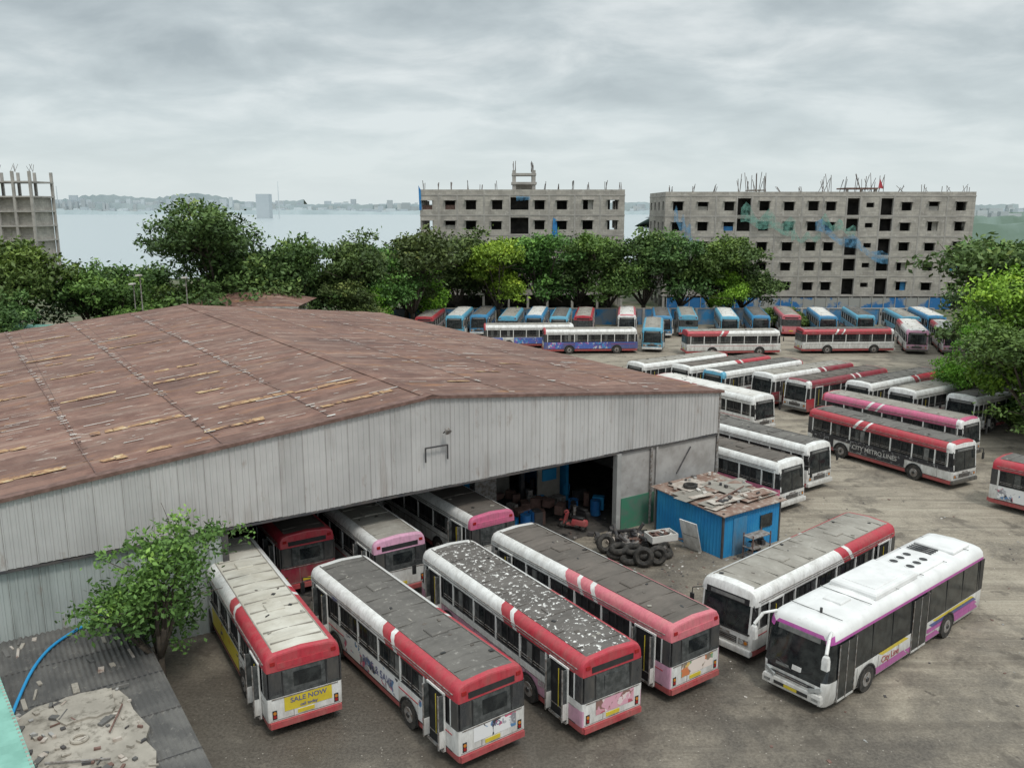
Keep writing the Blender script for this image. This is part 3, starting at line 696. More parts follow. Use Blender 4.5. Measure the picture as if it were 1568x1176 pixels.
for i in range(34):
    hr.box((rng.uniform(.2,hw-.2),rng.uniform(.2,hd-.2),2.46+i*.004),(rng.uniform(.7,2.2),rng.uniform(.4,1.1),.015),rng.choice(['tin_rust','tin_pale','tin_rust','roof_light','tin_pale']),rz=rng.choice([0,.05,1.57])+rng.uniform(-.12,.12),rx=rng.uniform(-.03,.03),ry=rng.uniform(-.02,.02))
for i in range(30):
    hr.box((rng.uniform(0,hw),rng.uniform(0,hd),2.64),(rng.uniform(.1,.35),rng.uniform(.05,.22),rng.uniform(.05,.14)),rng.choice(['tin_pale','roof_scuff','steel_dark','concrete']),rz=rng.uniform(0,3))
hr.torus((1.2,3.5,2.68),.3,.1,'black_rubber');hr.tube((.5,1,2.66),(3.5,1.8,2.7),.04,n=6,m='rust_trim')
hr.obj('patched_roof',H)
rk=MB()
for x in(0,1.3):
    for y in(0,.6):rk.box((x,y,.7),(.05,.05,1.4),'rust_trim')
for z in(.2,.7,1.25):rk.box((.65,.3,z),(1.4,.65,.04),'hub')
for i in range(12):rk.box((rng.uniform(.1,1.2),rng.uniform(.1,.5),rng.choice([.35,.85])),(.25,.2,.22),rng.choice(['rust_trim','bus_blue','steel_dark','hub']),rz=rng.uniform(0,3))
rk.obj('metal_rack',None,(12.0,40.4,0),R(34))
bd=MB();bd.box((0,0,.85),(1.1,.05,1.7),'bus_white',rx=.3);bd.box((0,-.03,.85),(.95,.02,.03),'hub',rx=.3);bd.obj('leaning_board',None,(9.2,41.9,0),R(-50))
tp=MB()
tl=[(-.9,.3,.18,0),(-.3,-.4,.18,0),(.4,.2,.18,0),(-.2,.9,.18,0),(-.8,.2,.50,.15),(-.1,.1,.50,.1),(1.0,-.7,.52,1.45),(.3,-.9,.52,1.35),(-1.4,.9,.5,1.3),(1.5,.4,.18,.05)]
for x,y,z,t in tl:
    q=Matrix.Rotation(rng.uniform(-.9,.9),3,'Z')@Matrix.Rotation(t,3,'X');tp.torus((x,y,z),.37,.15,'black_rubber',q)
tp.obj('tyre_pile',None,(6.2,40.8,0),0,smooth=50)
sc=MB()
for i in range(80):
    a=rng.uniform(0,6.28);d=abs(rng.normal(0,1.1))
    sc.box((d*math.cos(a),d*math.sin(a),.12+rng.uniform(0,.5)*max(0,1-d)),(rng.uniform(.1,.6),rng.uniform(.1,.4),rng.uniform(.1,.35)),rng.choice(['steel_dark','rust_trim','hub','steel_dark','tin_pale','black_rubber']),rz=rng.uniform(0,3),rx=rng.uniform(-.5,.5),ry=rng.uniform(-.4,.4))
for i in range(7):sc.tube((rng.uniform(-1,1),rng.uniform(-1,1),.3),(rng.uniform(-1.4,1.4),rng.uniform(-1.4,1.4),rng.uniform(.3,.9)),.09,n=9,m='steel_dark')
sc.obj('scrap_heap',None,(6.4,43.0,0),0)
ct=MB()
ct.box((0,0,.62),(1.5,.9,.06),'hub')
for s in(-1,1):
    ct.box((0,s*.43,.80),(1.5,.05,.34),'roof_white');ct.box((s*.73,0,.80),(.05,.8,.34),'roof_white')
    ct.torus((-.1,s*.55,.35),.28,.07,'black_rubber',Matrix.Rotation(R(90),3,'X'),16,6);ct.tube((-.1,s*.50,.35),(-.1,s*.60,.35),.12,n=8,m='hub')
ct.tube((.7,.2,.6),(1.6,.0,.35),.03,n=6,m='rust_trim');ct.tube((.7,-.2,.6),(1.6,.0,.35),.03,n=6,m='rust_trim')
for i in range(9):ct.box((rng.uniform(-.5,.5),rng.uniform(-.3,.3),.8),(.3,.2,.3),rng.choice(['steel_dark','hub','rust_trim','roof_scuff']),rz=rng.uniform(0,3))
ct.obj('hand_cart',None,(7.7,42.0,0),R(20))
lt=MB()
for i in range(700):
    q=rng.random()
    if q<.4:x,y=rng.normal(8.5,3),rng.normal(40,4)
    elif q<.7:x,y=rng.uniform(2,30),rng.uniform(22,50)
    else:x,y=rng.uniform(-8,45),rng.uniform(30,90)
    s=rng.uniform(.02,.09)*(2 if rng.random()<.04 else 1)
    lt.box((x,y,s*.12),(s*rng.uniform(1,2),s,s*.24),rng.choice(['concrete','roof_scuff','steel_dark','rust_trim','rust_trim','steel_dark']),rz=rng.uniform(0,3))
lt.obj('litter')
# ---------------------------------------------------------------- lean-to roof
Ln=empty('corrugated_lean_to',(-15.0,31.6,0),R(-56.3))
M('asbestos',(.10,.098,.095),(.165,.16,.15),scale=.8,rough=.95,c3=(.28,.265,.24),lo3=.57,hi3=.75,scale3=3,bmp=.2)
lm=MB()
prev=None;yy=0
while yy>-16:
    z=1.62+.035*math.sin(yy*2*math.pi/.18)
    a=lm.addv((-.3,yy,z+.06));c=lm.addv((15,yy,z))
    if prev:lm.face((prev[0],a,c,prev[1]),'asbestos')
    prev=(a,c);yy-=.045
lm.box((7.3,-.06,.8),(15,.1,1.5),'wall_plaster')
for x in(2.6,5.2,7.8,10.4,13):lm.box((x,-8,1.675),(.03,16,.012),'steel_dark')
lm.obj('roof_sheet',Ln)
rb=MB()
M('slab',(.30,.275,.235),(.42,.385,.33),scale=.8,rough=.95,c3=(.15,.135,.11),lo3=.52,hi3=.66,scale3=2.0,bmp=.4)
def rag(cx,cy,w,d,z,t,m,n=26,jit=.18):
    pts=[]
    for i in range(n):
        a=2*math.pi*i/n;ca,sa=math.cos(a),math.sin(a);k=1/max(abs(ca),abs(sa));k=min(k,1.3)
        pts.append((cx+ca*k*w/2*(1+rng.uniform(-jit,jit)*.5),cy+sa*k*d/2*(1+rng.uniform(-jit,jit)*.5)))
    rb.poly([(x,y,z) for x,y in pts],m)
    for i in range(n):
        a,b_=pts[i],pts[(i+1)%n];rb.poly([(a[0],a[1],z-t),(b_[0],b_[1],z-t),(b_[0],b_[1],z),(a[0],a[1],z)],m)
rag(8.3,-3.0,5.2,3.5,1.78,.14,'slab');rag(9.9,-5.4,3.6,2.2,1.75,.12,'slab');rag(6.4,-2.6,1.6,1.6,1.85,.1,'slab')
for i in range(130):
    rb.box((rng.uniform(5.5,12),rng.uniform(-6,-1.2),1.82),(rng.uniform(.04,.3)*(2 if rng.random()<.1 else 1),rng.uniform(.03,.2),rng.uniform(.03,.09)),rng.choice(['concrete','tin_pale','asbestos','slab','slab','steel_dark','rust_trim']),rz=rng.uniform(0,3))
rb.torus((10.5,-3.4,1.85),.26,.06,'roof_scuff');rb.torus((8.2,-3.0,1.83),.22,.05,'slab')
rb.tube((7,-1.6,1.86),(8.4,-2.2,1.86),.03,n=6,m='rust_trim');rb.tube((9,-4.0,1.86),(9.8,-2.4,1.86),.03,n=6,m='hub')
for i in range(36):rb.box((rng.uniform(0,6),rng.uniform(-9,-.4),1.69),(rng.uniform(.2,.8),rng.uniform(.05,.25),.05),rng.choice(['asbestos','tin_pale','slab']),rz=rng.uniform(-.3,.3))
rb.obj('slabs_and_rubble',Ln)
M('hose_blue',(.02,.28,.60),(.03,.33,.65),rough=.4)
cu=bpy.data.curves.new('water_hose','CURVE');cu.dimensions='3D';cu.bevel_depth=.055;cu.bevel_resolution=2
hp=[(-15.7,31.6,2.0),(-16.0,31.0,1.80),(-16.7,29.6,1.76),(-16.8,28.3,1.75),(-16.5,26.8,1.76),(-16.1,25.6,1.78),(-15.8,24.6,1.78),(-15.3,23.4,1.78),(-15.0,22.0,1.8)]
sp_=cu.splines.new('NURBS');sp_.points.add(len(hp)-1)
for i,p in enumerate(hp):sp_.points[i].co=(*p,1)
sp_.use_endpoint_u=True;cu.materials.append(MATS['hose_blue']);ho=bpy.data.objects.new('water_hose',cu);col.objects.link(ho)
M('sheet_green',(.22,.46,.39),(.16,.36,.30),scale=1,rough=.55)
gs=MB();prev=None;yy=0
while yy<11:
    z=3.0+.04*math.sin(yy*2*math.pi/.22)
    a=gs.addv((0,-yy,z));c=gs.addv((-8,-yy,z+.5))
    if prev:gs.face((prev[0],a,c,prev[1]),'sheet_green')
    prev=(a,c);yy+=.055
gs.box((-.05,-5.5,2.95),(.06,11,.12),'roof_light');gs.box((-.2,-5.5,1.45),(.2,10.8,2.9),'wall_plaster')
gs.obj('green_sheet_roof',None,(-17.8,26.8,0),R(38.3))
# ---------------------------------------------------------------- apartment blocks
m,nt,b,o=newmat('conc_wall');b.inputs['Roughness'].default_value=.95
v=coords(nt)
c=ramp(nt,noise(nt,v,.35,8,.6),[(.4,(.43,.405,.365)),(.62,(.32,.30,.272))])
br=N(nt,'ShaderNodeTexBrick');br.inputs['Scale'].default_value=1;br.inputs['Brick Width'].default_value=.9;br.inputs['Row Height'].default_value=.42;br.inputs['Mortar Size'].default_value=.02
br.inputs['Color1'].default_value=(.86,.86,.86,1);br.inputs['Color2'].default_value=(1.1,1.1,1.08,1);br.inputs['Mortar'].default_value=(.75,.74,.72,1)
sx_=N(nt,'ShaderNodeSeparateXYZ');nt.links.new(v,sx_.inputs[0]);cb=N(nt,'ShaderNodeCombineXYZ')
aa=N(nt,'ShaderNodeMath',operation='ADD');nt.links.new(sx_.outputs[0],aa.inputs[0]);nt.links.new(sx_.outputs[1],aa.inputs[1])
nt.links.new(aa.outputs[0],cb.inputs[0]);nt.links.new(sx_.outputs[2],cb.inputs[1]);nt.links.new(cb.outputs[0],br.inputs['Vector'])
c=mix(nt,1.0,c,br.outputs['Color'],'MULTIPLY')
c=mix(nt,ramp(nt,noise(nt,coords(nt,scale=(1,1,.12)),.9,8,.65),[(.55,0),(.76,.6)]),c,(.17,.16,.145))
c=mix(nt,ramp(nt,noise(nt,v,1.3,6,.6),[(.57,0),(.63,.6)]),c,(.50,.48,.44))
nt.links.new(c,b.inputs['Base Color'])
M('conc_frame',(.40,.38,.35),(.30,.285,.265),scale=.6,rough=.95)
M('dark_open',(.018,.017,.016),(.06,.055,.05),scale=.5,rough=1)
for nm,cc in(('net_green',(.16,.36,.30)),('net_blue',(.12,.30,.48))):
    m,nt,b,o=newmat(nm);b.inputs['Base Color'].default_value=c4(cc);b.inputs['Roughness'].default_value=.9
    f_=ramp(nt,noise(nt,coords(nt),1.1,6,.65),[(.38,.12),(.62,.68)]);nt.links.new(f_,b.inputs['Alpha'])
def block(name,loc,rz,cols,D,floors,fh,gf,par=.9,seed=1):
    rd=random.Random(seed)
    E=empty(name,loc,rz);mb=MB()
    W=sum(w for w,_ in cols);Ht=gf+floors*fh
    def wallface(x0,x1,z0,z1,hole,plane):
        if hole is None:
            mb.poly([plane(x0,0,z0),plane(x1,0,z0),plane(x1,0,z1),plane(x0,0,z1)],'conc_wall');return
        a,b_,c_,d_=hole
        for q in((x0,a,z0,z1),(b_,x1,z0,z1),(a,b_,z0,c_),(a,b_,d_,z1)):
            if q[1]-q[0]>.01 and q[3]-q[2]>.01:mb.poly([plane(q[0],0,q[2]),plane(q[1],0,q[2]),plane(q[1],0,q[3]),plane(q[0],0,q[3])],'conc_wall')
        for p in((a,c_,b_,c_),(b_,c_,b_,d_),(b_,d_,a,d_),(a,d_,a,c_)):
            mb.poly([plane(p[0],0,p[1]),plane(p[2],0,p[3]),plane(p[2],.5,p[3]),plane(p[0],.5,p[1])],'conc_frame')
    fronts=[(lambda x,d,z:(x,d,z),cols),(lambda x,d,z:(d,D-x,z),[(D/4,'w')]*4),(lambda x,d,z:(W-d,x,z),[(D/4,'w')]*4)]
    for plane,cl in fronts:
        x=0
        for w,t in cl:
            for fl in range(floors):
                z0=gf+fl*fh;z1=z0+fh;h=None
                j=rd.uniform(-.12,.12)
                if t=='w':
                    ww=min(1.75,w*.5);c0=x+w*.5+j;h=(c0-ww/2,c0+ww/2,z0+.95,z0+2.45+j)
                elif t=='l':h=(x+w*.12,x+w*.12+1.7,z0+.95,z0+2.45)
                elif t=='r':h=(x+w*.88-1.7,x+w*.88,z0+.95,z0+2.45)
                elif t=='b':h=(x+.15,x+w-.15,z0+.9 if (fl+seed)%2 else z0+.2,z1-.4)
                elif t=='v':h=(x+w*.3,x+w*.7,z0+1.5,z0+2.3)
                wallface(x,x+w,z0,z1,h,plane)
                if h:
                    pc=plane((h[0]+h[1])/2,-.3,h[3]+.08)
                    if t in'wlr':
                        if plane is fronts[0][0]:mb.box(pc,(h[1]-h[0]+.4,.6,.10),'conc_frame')
                        q=rd.random()
                        if q<.25:
                            zz=(h[2]+h[3])/2 if q<.12 else h[3];xa=h[0] if q<.12 else (h[0]+h[1])/2
                            mb.poly([plane(xa,.3,h[2]),plane(h[1],.3,h[2]),plane(h[1],.3,zz),plane(xa,.3,zz)],rd.choice(['conc_wall','conc_wall','tarp_blue','rust_trim','conc_frame']))
            x+=w
            mb.box(plane(x-.2,.25,gf/2),(.4,.4,gf),'conc_frame')
    for fl in range(floors+1):
        z=gf+fl*fh
        mb.box((W/2,D/2,z-.02),(W+.12,D+.12,.22),'conc_frame')
    x=0
    for w,t in cols[:-1]:
        x+=w;mb.box((x,.0,gf+floors*fh/2),(.28,.10,floors*fh),'conc_frame')
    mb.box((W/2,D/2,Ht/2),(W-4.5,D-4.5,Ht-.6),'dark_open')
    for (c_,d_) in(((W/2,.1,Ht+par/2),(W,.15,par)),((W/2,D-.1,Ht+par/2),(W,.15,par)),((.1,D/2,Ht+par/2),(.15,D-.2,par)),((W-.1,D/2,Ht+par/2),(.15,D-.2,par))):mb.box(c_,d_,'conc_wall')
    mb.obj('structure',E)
    return E,W,Ht
lc=[(3.2,'l'),(3.2,'r'),(4.6,'w'),(4.4,'w'),(3.4,'b'),(3.4,'w'),(4.4,'w'),(4.4,'w'),(4.2,'w')]
LB,W1,H1=block('apartment_block',(-15.8,151,0),R(.5),lc,14,5,3.4,2.6,seed=1)
ex=MB()
M('rebar',(.10,.07,.055),rough=.9)
def rebars(mb,x0,x1,y,z,n,h):
    for i in range(n):
        x=rng.uniform(x0,x1);mb.tube((x,y+rng.uniform(0,3),z),(x+rng.uniform(-.1,.1),y+rng.uniform(0,3),z+h*rng.uniform(.6,1.2)),.05,n=4,m='rebar')
for dx in(0,3.4):
    for dy in(2,6):ex.box((16.2+dx,dy,H1+2.1),(.6,.6,4.2),'conc_frame')
ex.box((17.9,4,H1+2.0),(4.4,5,.4),'conc_frame');ex.box((17.9,4,H1+3.5),(4.2,4.8,.4),'conc_frame');ex.box((17.9,5,H1+1),(3.8,.2,2),'conc_wall')
rebars(ex,16,16.6,2,H1+4,5,1.6);rebars(ex,19.2,19.8,2,H1+4,5,1.6)
for x in(.5,3,5.5,8,10.5,13,21.5,24,26.5,29,32,34.5):rebars(ex,x-.25,x+.25,.1,H1+.9,3,1.3)
ex.poly([(22.6,-.3,H1-8.5),(23.8,-.35,H1-8.7),(23.5,-.3,H1-4.2),(22.9,-.25,H1-3.8)],'tarp_blue')
ex.poly([(-.1,-.3,H1-2.6),(.3,-.3,H1-2.5),(.2,-.2,H1+.8),(-.2,-.2,H1+1.6)],'tarp_blue')
ex.poly([(16.6,-.3,H1-1),(19,-.3,H1-.8),(18.8,-.2,H1-.3),(16.5,-.2,H1-.2)],'net_blue')
ex.obj('rooftop_works',LB)
rc=[(4.4,'w'),(4.4,'w'),(3.6,'r'),(2.6,'b'),(4.2,'w'),(4.6,'w'),(3.6,'w'),(4.0,'l'),(2.4,'b'),(3.4,'v'),(2.4,'b'),(4.6,'w'),(4.6,'w'),(4.8,'w')]
RB,W2,H2=block('apartment_block',(26.6,152.5,0),R(-.4),rc,18,5,3.45,2.2,par=.7,seed=2)
ex=MB()
for x in(1,5,9,13,14.5,15.6,16.5,17.6,20,24,27.5,28.6,31,33.5,35,36.4,38,41,45,49,52.5):rebars(ex,x-.3,x+.3,.1,H2+.7,4,2.8 if 12<x<18.5 or 27<x<39 else 1.1)
ex.box((34.5,4,H2+1.3),(5.5,5,.25),'rust_trim')
for x in(32,34.5,37):ex.box((x,2,H2+.6),(.4,.4,1.3),'conc_frame')
ex.box((16.5,4,H2+1),(2.5,4,.2),'conc_wall');ex.poly([(37.2,1.5,H2+1.4),(38.2,1.5,H2+1.2),(37.4,1.5,H2+3)],'bus_red')
def net(x0,z0,x1,z1,w,m):
    k=12;ps=[]
    for i in range(k+1):
        t=i/k;ps.append((x0+(x1-x0)*t,-.75-.12*math.sin(i*2.2),z0+(z1-z0)*t+.4*math.sin(i*1.1)))
    for i in range(k):
        a,b_=ps[i],ps[i+1];wa=w*(1+.4*math.sin(i*1.3));wb=w*(1+.4*math.sin((i+1)*1.3));ex.poly([a,b_,(b_[0],b_[1]+.1,b_[2]+wb),(a[0],a[1]+.1,a[2]+wa)],m)
net(13,15,22.5,12.6,2.4,'net_green');net(22,11.6,27,12,1.0,'net_green');net(26,13.5,39,7.6,1.6,'net_blue');net(1.5,15,4.5,12.0,2.0,'net_blue');net(27,14.4,33,12.6,1.4,'net_green');net(3,11,6,10,1.6,'net_blue')
ex.obj('rooftop_works',RB)
hg=MB()
M('hoarding_mix',(.02,.14,.36),(.30,.30,.29),scale=.25,rough=.7,lo=.48,hi=.54)
hg.box((52,150.5,1.0),(50,.12,2.0),'hoarding_mix')
for i in range(26):hg.box((27+i*2,150.4,1.05),(.1,.12,2.2),'conc_frame')
hg.obj('hoarding_fence')
wf=MB();M('wall_blue',(.03,.20,.42),(.20,.24,.28),scale=.5,rough=.8,lo=.45,hi=.6)
wf.box((22,130.5,1.2),(84,.25,2.4),'wall_blue');wf.box((22,130.5,2.45),(84.2,.4,.12),'conc_frame')
for i in range(22):wf.box((-20+i*4,130.35,1.25),(.35,.3,2.5),'conc_frame')
wf.obj('compound_wall')
FB=empty('concrete_frame_building',(-131,200,0),0);fb=MB()
for fl in range(8):
    fb.box((10,5,fl*3.3+.15),(24,10,.35),'conc_frame')
    if fl<6:fb.box((10,5.5,fl*3.3+1.8),(22.5,8,2.9),'conc_wall')
for i in range(7):
    for y in(.3,9.7):fb.box((-1.7+i*3.9,y,12.8),(.55,.55,25.6),'conc_frame')
for i in range(7):rebars(fb,-1.9+i*3.9,-1.5+i*3.9,0,25.5,4,1.6)
fb.obj('frame',FB)
SB=empty('small_building',(-35.5,95,0),R(0));sb=MB()
sb.box((5.6,4,3.4),(11,8,6.8),'wall_plaster')
A=[(-.8,-.8,6.8),(12,-.8,6.8),(12,8.8,6.8),(-.8,8.8,6.8)];r1,r2=(3.2,4,7.9),(8.2,4,7.9)
sb.poly([A[0],A[1],r2,r1],'rusty_roof');sb.poly([A[1],A[2],r2],'rusty_roof');sb.poly([A[2],A[3],r1,r2],'rusty_roof');sb.poly([A[3],A[0],r1],'rusty_roof')
sb.box((5.6,-.6,6.72),(12.8,.3,.15),'roof_scuff')
for x in(1.5,4.5,7.5):sb.box((x,-.02,4.6),(1.2,.1,1.3),'dark_open')
sb.obj('house',SB)
for (x,y,hh) in((-39.6,92,10.4),(-35.5,94,10.0),(-40.8,93,9.4)):
    pm=MB();pm.tube((0,0,0),(0,0,hh),.09,.06,n=8,m='hub');pm.box((0,-.3,hh),(.5,.7,.14),'roof_scuff');pm.obj('flood_lamp_post',None,(x,y,0))
sb=MB();sb.box((0,0,2.6),(10,7,5.2),'roof_light');sb.box((0,0,5.3),(10.6,7.6,.25),'sheet_green')
for x in(-3,0,3):sb.box((x,-3.52,3.6),(1.1,.1,1.2),'dark_open')
sb.obj('outbuilding',None,(-50,86,0))
# ---------------------------------------------------------------- trees
def leafmat(name,dark,mid,light,yel,vlo=.8,vhi=1.3):
    m,nt,b,o=newmat(name)
    at=N(nt,'ShaderNodeAttribute',attribute_name='tint')
    sp=N(nt,'ShaderNodeSeparateColor');nt.links.new(at.outputs['Color'],sp.inputs[0])
    oi=N(nt,'ShaderNodeObjectInfo')
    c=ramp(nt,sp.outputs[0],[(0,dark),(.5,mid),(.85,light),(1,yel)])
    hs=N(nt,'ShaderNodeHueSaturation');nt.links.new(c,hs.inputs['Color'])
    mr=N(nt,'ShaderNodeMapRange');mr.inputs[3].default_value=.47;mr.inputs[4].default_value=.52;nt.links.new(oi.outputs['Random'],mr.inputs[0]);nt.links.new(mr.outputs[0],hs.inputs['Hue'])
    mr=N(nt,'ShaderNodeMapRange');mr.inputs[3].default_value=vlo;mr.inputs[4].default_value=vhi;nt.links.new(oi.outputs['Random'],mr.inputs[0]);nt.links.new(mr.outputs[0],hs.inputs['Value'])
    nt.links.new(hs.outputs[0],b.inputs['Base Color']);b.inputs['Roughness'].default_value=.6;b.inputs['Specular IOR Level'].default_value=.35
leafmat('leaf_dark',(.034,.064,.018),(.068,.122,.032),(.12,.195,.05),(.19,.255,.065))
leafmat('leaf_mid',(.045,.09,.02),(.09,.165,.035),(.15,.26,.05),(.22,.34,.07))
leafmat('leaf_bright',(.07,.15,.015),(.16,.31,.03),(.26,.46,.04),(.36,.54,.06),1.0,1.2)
M('bark',(.10,.08,.06),(.06,.05,.04),scale=4,rough=.95,bmp=.5)
def treemesh(name,H,Rr,lobes,ncl,nper,leaf,clr,leafm,seed,base=.12):
    r=np.random.default_rng(seed)
    LB=[]
    for i in range(lobes):
        a=i*2.4+r.uniform(-.4,.4);d=Rr*r.uniform(.25,.65) if i else 0
        z=H*(base+.17+(.80-base-.17)*((i*.37)%1)) if i else H*.74
        rr=Rr*r.uniform(.34,.52)
        z=min(z,H-rr*.8)
        LB.append((np.array([d*math.cos(a),d*math.sin(a),z]),np.array([rr,rr,rr*r.uniform(.7,.95)])))
    cs=[];tn=[]
    for k in range(ncl):
        c,rad=LB[r.integers(len(LB))]
        v=r.normal(size=3);v/=np.linalg.norm(v)
        if v[2]<-.5:v[2]*=-.5
        s=r.uniform(.72,1.15) if r.random()<.8 else r.uniform(.2,.7)
        p=c+v*rad*s;p[2]=max(p[2],.4);cs.append(p)
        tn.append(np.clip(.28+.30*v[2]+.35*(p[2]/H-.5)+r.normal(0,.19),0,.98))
    cs=np.array(cs);tn=np.array(tn);n=ncl*nper
    pos=np.repeat(cs,nper,0)+r.normal(size=(n,3))*clr*np.array([1,1,.6])
    pos[:,2]=np.maximum(pos[:,2],.08)
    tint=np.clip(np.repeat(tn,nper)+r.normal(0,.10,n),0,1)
    nrm=r.normal(size=(n,3))+np.array([0,0,.9]);nrm/=np.linalg.norm(nrm,axis=1)[:,None]
    t=np.cross(nrm,r.normal(size=(n,3)));t/=np.linalg.norm(t,axis=1)[:,None];bt=np.cross(nrm,t)
    sz=leaf*r.uniform(.6,1.35,n)[:,None]
    V=np.stack([pos-t*sz,pos-bt*sz*.5,pos+t*sz,pos+bt*sz*.5],1).reshape(-1,3)
    nf=n
    tb=MB();hb_=max(base,.15)
    tb.tube((0,0,-.2),(0,0,H*hb_*1.2),H*.028,H*.02,n=9,m='bark')
    top=Vector((0,0,H*hb_*1.1))
    for c,rad in LB:
        e=Vector(c);mid=top.lerp(e,.5)+Vector((0,0,-.2));tb.tube(top,mid,H*.014,H*.009,n=6,m='bark');tb.tube(mid,e,H*.009,H*.003,n=5,m='bark')
        for q in range(4):
            ee=e+Vector(r.normal(size=3)*rad*.6);tb.tube(mid.lerp(e,.6),ee,H*.004,H*.0015,n=4,m='bark')
    nv=len(tb.v);me=bpy.data.meshes.new(name)
    allv=np.concatenate([np.array(tb.v,float),V]);allv[:,2]=np.maximum(allv[:,2],-.2)
    me.vertices.add(len(allv));me.vertices.foreach_set('co',allv.ravel())
    loops=[];starts=[];s=0
    for f in tb.f:loops+=list(f);starts.append(s);s+=len(f)
    lv=np.concatenate([np.array(loops),np.arange(nf*4)+nv]).astype(np.int32)
    st_=np.concatenate([np.array(starts),s+np.arange(nf)*4]).astype(np.int32)
    me.loops.add(len(lv));me.loops.foreach_set('vertex_index',lv)
    me.polygons.add(len(st_));me.polygons.foreach_set('loop_start',st_)
    me.materials.append(MATS['bark']);me.materials.append(MATS[leafm])
    me.polygons.foreach_set('material_index',np.concatenate([np.zeros(len(tb.f)),np.ones(nf)]).astype(np.int32))
    me.update(calc_edges=True);me.validate()
    ca=me.color_attributes.new('tint','FLOAT_COLOR','CORNER')
    tt=np.concatenate([np.zeros(len(loops)),np.repeat(tint,4)]);cc=np.stack([tt,tt,tt,np.ones_like(tt)],1)
    ca.data.foreach_set('color',cc.ravel())
    return me
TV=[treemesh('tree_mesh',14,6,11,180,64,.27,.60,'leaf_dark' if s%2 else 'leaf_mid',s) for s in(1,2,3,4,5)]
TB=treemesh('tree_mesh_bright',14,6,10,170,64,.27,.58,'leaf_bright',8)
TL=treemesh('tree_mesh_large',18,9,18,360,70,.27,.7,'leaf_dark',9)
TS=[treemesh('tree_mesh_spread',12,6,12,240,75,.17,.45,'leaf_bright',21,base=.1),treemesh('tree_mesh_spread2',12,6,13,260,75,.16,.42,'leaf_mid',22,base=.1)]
def tree(me,x,y,h,rad,bh,br,name='tree',rz=None):
    o=bpy.data.objects.new(name,me);col.objects.link(o);o.location=(x,y,0);o.scale=(rad/br,rad/br,h/bh)
    o.rotation_euler=(0,0,rng.uniform(0,6.28) if rz is None else rz);return o
L0=[(-62,96,14,7),(-54,92,15,6.5),(-48,99,12.4,6),(-43,95,11,5),(-26.5,108,14.8,6.2),(-22,112,14.8,5.8),(-17.5,118,13.2,5.5),(-14,121,15.8,6.8),(-68,104,14,7),(-46.5,112,11,5),
(-8.5,134,14.6,6.8),(4.5,133.5,14.6,6.8),(10.5,136,14,6.8),(15,133,14.4,6.3),(20.5,134,15,6.8),(26,133,14.4,6.5),(31,134,14,6.3),(35.5,133,13.4,5.8),(-3,140,13,6.5),(-16,130,13,6.5),(-22,124,12.5,6.5),(-30,118,12,6.5),
(-29,100,9.5,5),(-40,103,9.5,5.5),(-20,107,9,4.5),(-52,84,9.5,4.5)]
for i,(x,y,h,rr) in enumerate(L0):tree(TV[i%5],x,y,h,rr,14,6)
tree(TL,-34.8,104,18.4,9.8,18,9)
tree(TB,-2,129.0,14.2,5.6,14,6);tree(TB,33,131.5,9,4,14,6);tree(TB,-13,126,9.5,4.5,14,6);tree(TB,-60,86,9.5,5,14,6);tree(TB,-19,112,8,3.6,14,6)
for i,(x,y,h,rr) in enumerate([(47,82,15.8,7.5),(55,92,14.5,7),(60,104,14,7),(72,120,13,7),(90,132,12.5,8),(100,150,13,8),(50,66,14,6.5),(88,165,12,8)]):
    tree(TV[(i+2)%5],x,y,h,rr,14,6)
tree(TS[1],38.3,61.0,10.2,6.6,12,6);tree(TS[0],41.0,66,13.0,6.2,12,6);tree(TS[1],45,58,11.5,6.5,12,6,rz=2);tree(TS[0],38.5,70,8.5,3.6,12,6,rz=1)
SHB=treemesh('shrub_mesh',2.6,1.8,6,40,60,.16,.3,'leaf_mid',31,base=.05)
for i in range(16):
    x,y=[(rng.uniform(36,44),rng.uniform(124,128)),(rng.uniform(38,48),rng.uniform(66,76))][i%2]
    tree(SHB,x,y,rng.uniform(1.5,3),rng.uniform(1.2,2.4),2.6,1.8,'shrub')
YT=treemesh('young_tree_mesh',6.9,2.7,12,210,40,.105,.24,'leaf_mid',41,base=.08)
tree(YT,-12.9,28.9,6.9,2.8,6.9,2.7,'young_tree',rz=.6)
# ---------------------------------------------------------------- world / light / camera
wd=bpy.data.worlds.new('World');scn.world=wd;wd.use_nodes=True;nt=wd.node_tree;nt.nodes.clear()
out=N(nt,'ShaderNodeOutputWorld');bg=N(nt,'ShaderNodeBackground');bg2=N(nt,'ShaderNodeBackground');add=N(nt,'ShaderNodeAddShader')
sky=N(nt,'ShaderNodeTexSky',sky_type='NISHITA');sky.sun_disc=False;sky.sun_elevation=R(58);sky.sun_rotation=R(150)
nt.links.new(sky.outputs[0],bg.inputs[0]);bg.inputs[1].default_value=.012
tc=N(nt,'ShaderNodeTexCoord');sp=N(nt,'ShaderNodeSeparateXYZ');nt.links.new(tc.outputs['Generated'],sp.inputs[0])
mx=N(nt,'ShaderNodeMath',operation='MAXIMUM');nt.links.new(sp.outputs[2],mx.inputs[0]);mx.inputs[1].default_value=0
a1=N(nt,'ShaderNodeMath',operation='ADD');nt.links.new(mx.outputs[0],a1.inputs[0]);a1.inputs[1].default_value=.22
dv=N(nt,'ShaderNodeVectorMath',operation='DIVIDE');nt.links.new(tc.outputs['Generated'],dv.inputs[0])
cb=N(nt,'ShaderNodeCombineXYZ')
for i in range(3):nt.links.new(a1.outputs[0],cb.inputs[i])
nt.links.new(cb.outputs[0],dv.inputs[1])
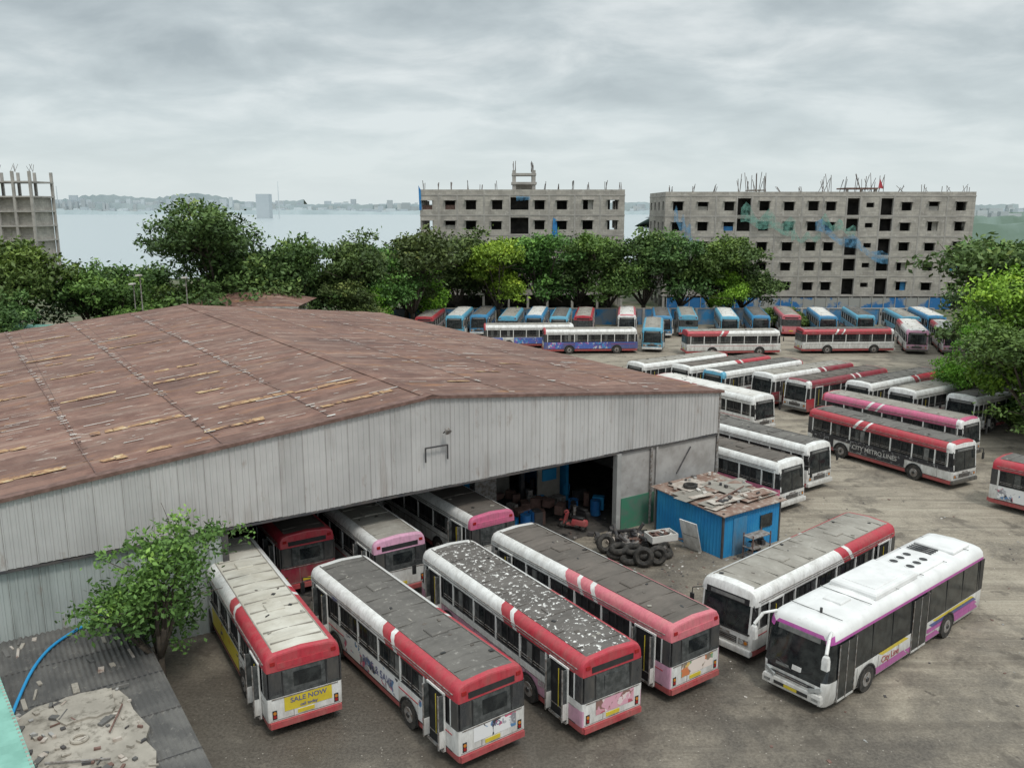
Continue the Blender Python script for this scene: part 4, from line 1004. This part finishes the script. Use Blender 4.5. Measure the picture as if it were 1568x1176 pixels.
mp=N(nt,'ShaderNodeMapping');mp.inputs['Scale'].default_value=(1.0,1.15,0);mp.inputs['Rotation'].default_value=(0,0,.3);nt.links.new(dv.outputs[0],mp.inputs[0])
nz=noise(nt,mp.outputs[0],2.2,10,.56,.3);nz2=noise(nt,mp.outputs[0],.7,4,.5,.2)
av=N(nt,'ShaderNodeMath',operation='ADD');nt.links.new(nz,av.inputs[0]);nt.links.new(nz2,av.inputs[1])
hf=N(nt,'ShaderNodeMath',operation='MULTIPLY');nt.links.new(av.outputs[0],hf.inputs[0]);hf.inputs[1].default_value=.5
cl=ramp(nt,hf.outputs[0],[(.38,(.37,.42,.435)),(.48,(.50,.555,.565)),(.58,(.70,.74,.738))])
hz=ramp(nt,mx.outputs[0],[(0,1.0),(.05,.7),(.16,0)])
cl=mix(nt,hz,cl,(.64,.71,.725))
mr=N(nt,'ShaderNodeMapRange');mr.inputs[1].default_value=.35;mr.inputs[2].default_value=1;mr.inputs[3].default_value=1.0;mr.inputs[4].default_value=2.2;nt.links.new(mx.outputs[0],mr.inputs[0])
nt.links.new(cl,bg2.inputs[0]);nt.links.new(mr.outputs[0],bg2.inputs[1])
nt.links.new(bg.outputs[0],add.inputs[0]);nt.links.new(bg2.outputs[0],add.inputs[1]);nt.links.new(add.outputs[0],out.inputs[0])
sl=bpy.data.lights.new('sun','SUN');sl.energy=1.5;sl.angle=R(12);sl.color=(1,.95,.88)
so=bpy.data.objects.new('sun',sl);col.objects.link(so)
el,az=R(58),R(150)
dirv=Vector((math.sin(az)*math.cos(el),math.cos(az)*math.cos(el),math.sin(el)))
so.rotation_euler=dirv.to_track_quat('Z','Y').to_euler();so.location=(0,0,60)
cam=bpy.data.cameras.new('camera');cam.sensor_width=36;cam.lens=1317.6/1568*36;cam.clip_end=12000;cam.clip_start=.1
co=bpy.data.objects.new('camera',cam);col.objects.link(co);co.location=(0,0,17.36);co.rotation_euler=(R(90-11.53),0,0)
scn.camera=co
scn.view_settings.view_transform='Standard';scn.view_settings.look='None';scn.view_settings.exposure=0
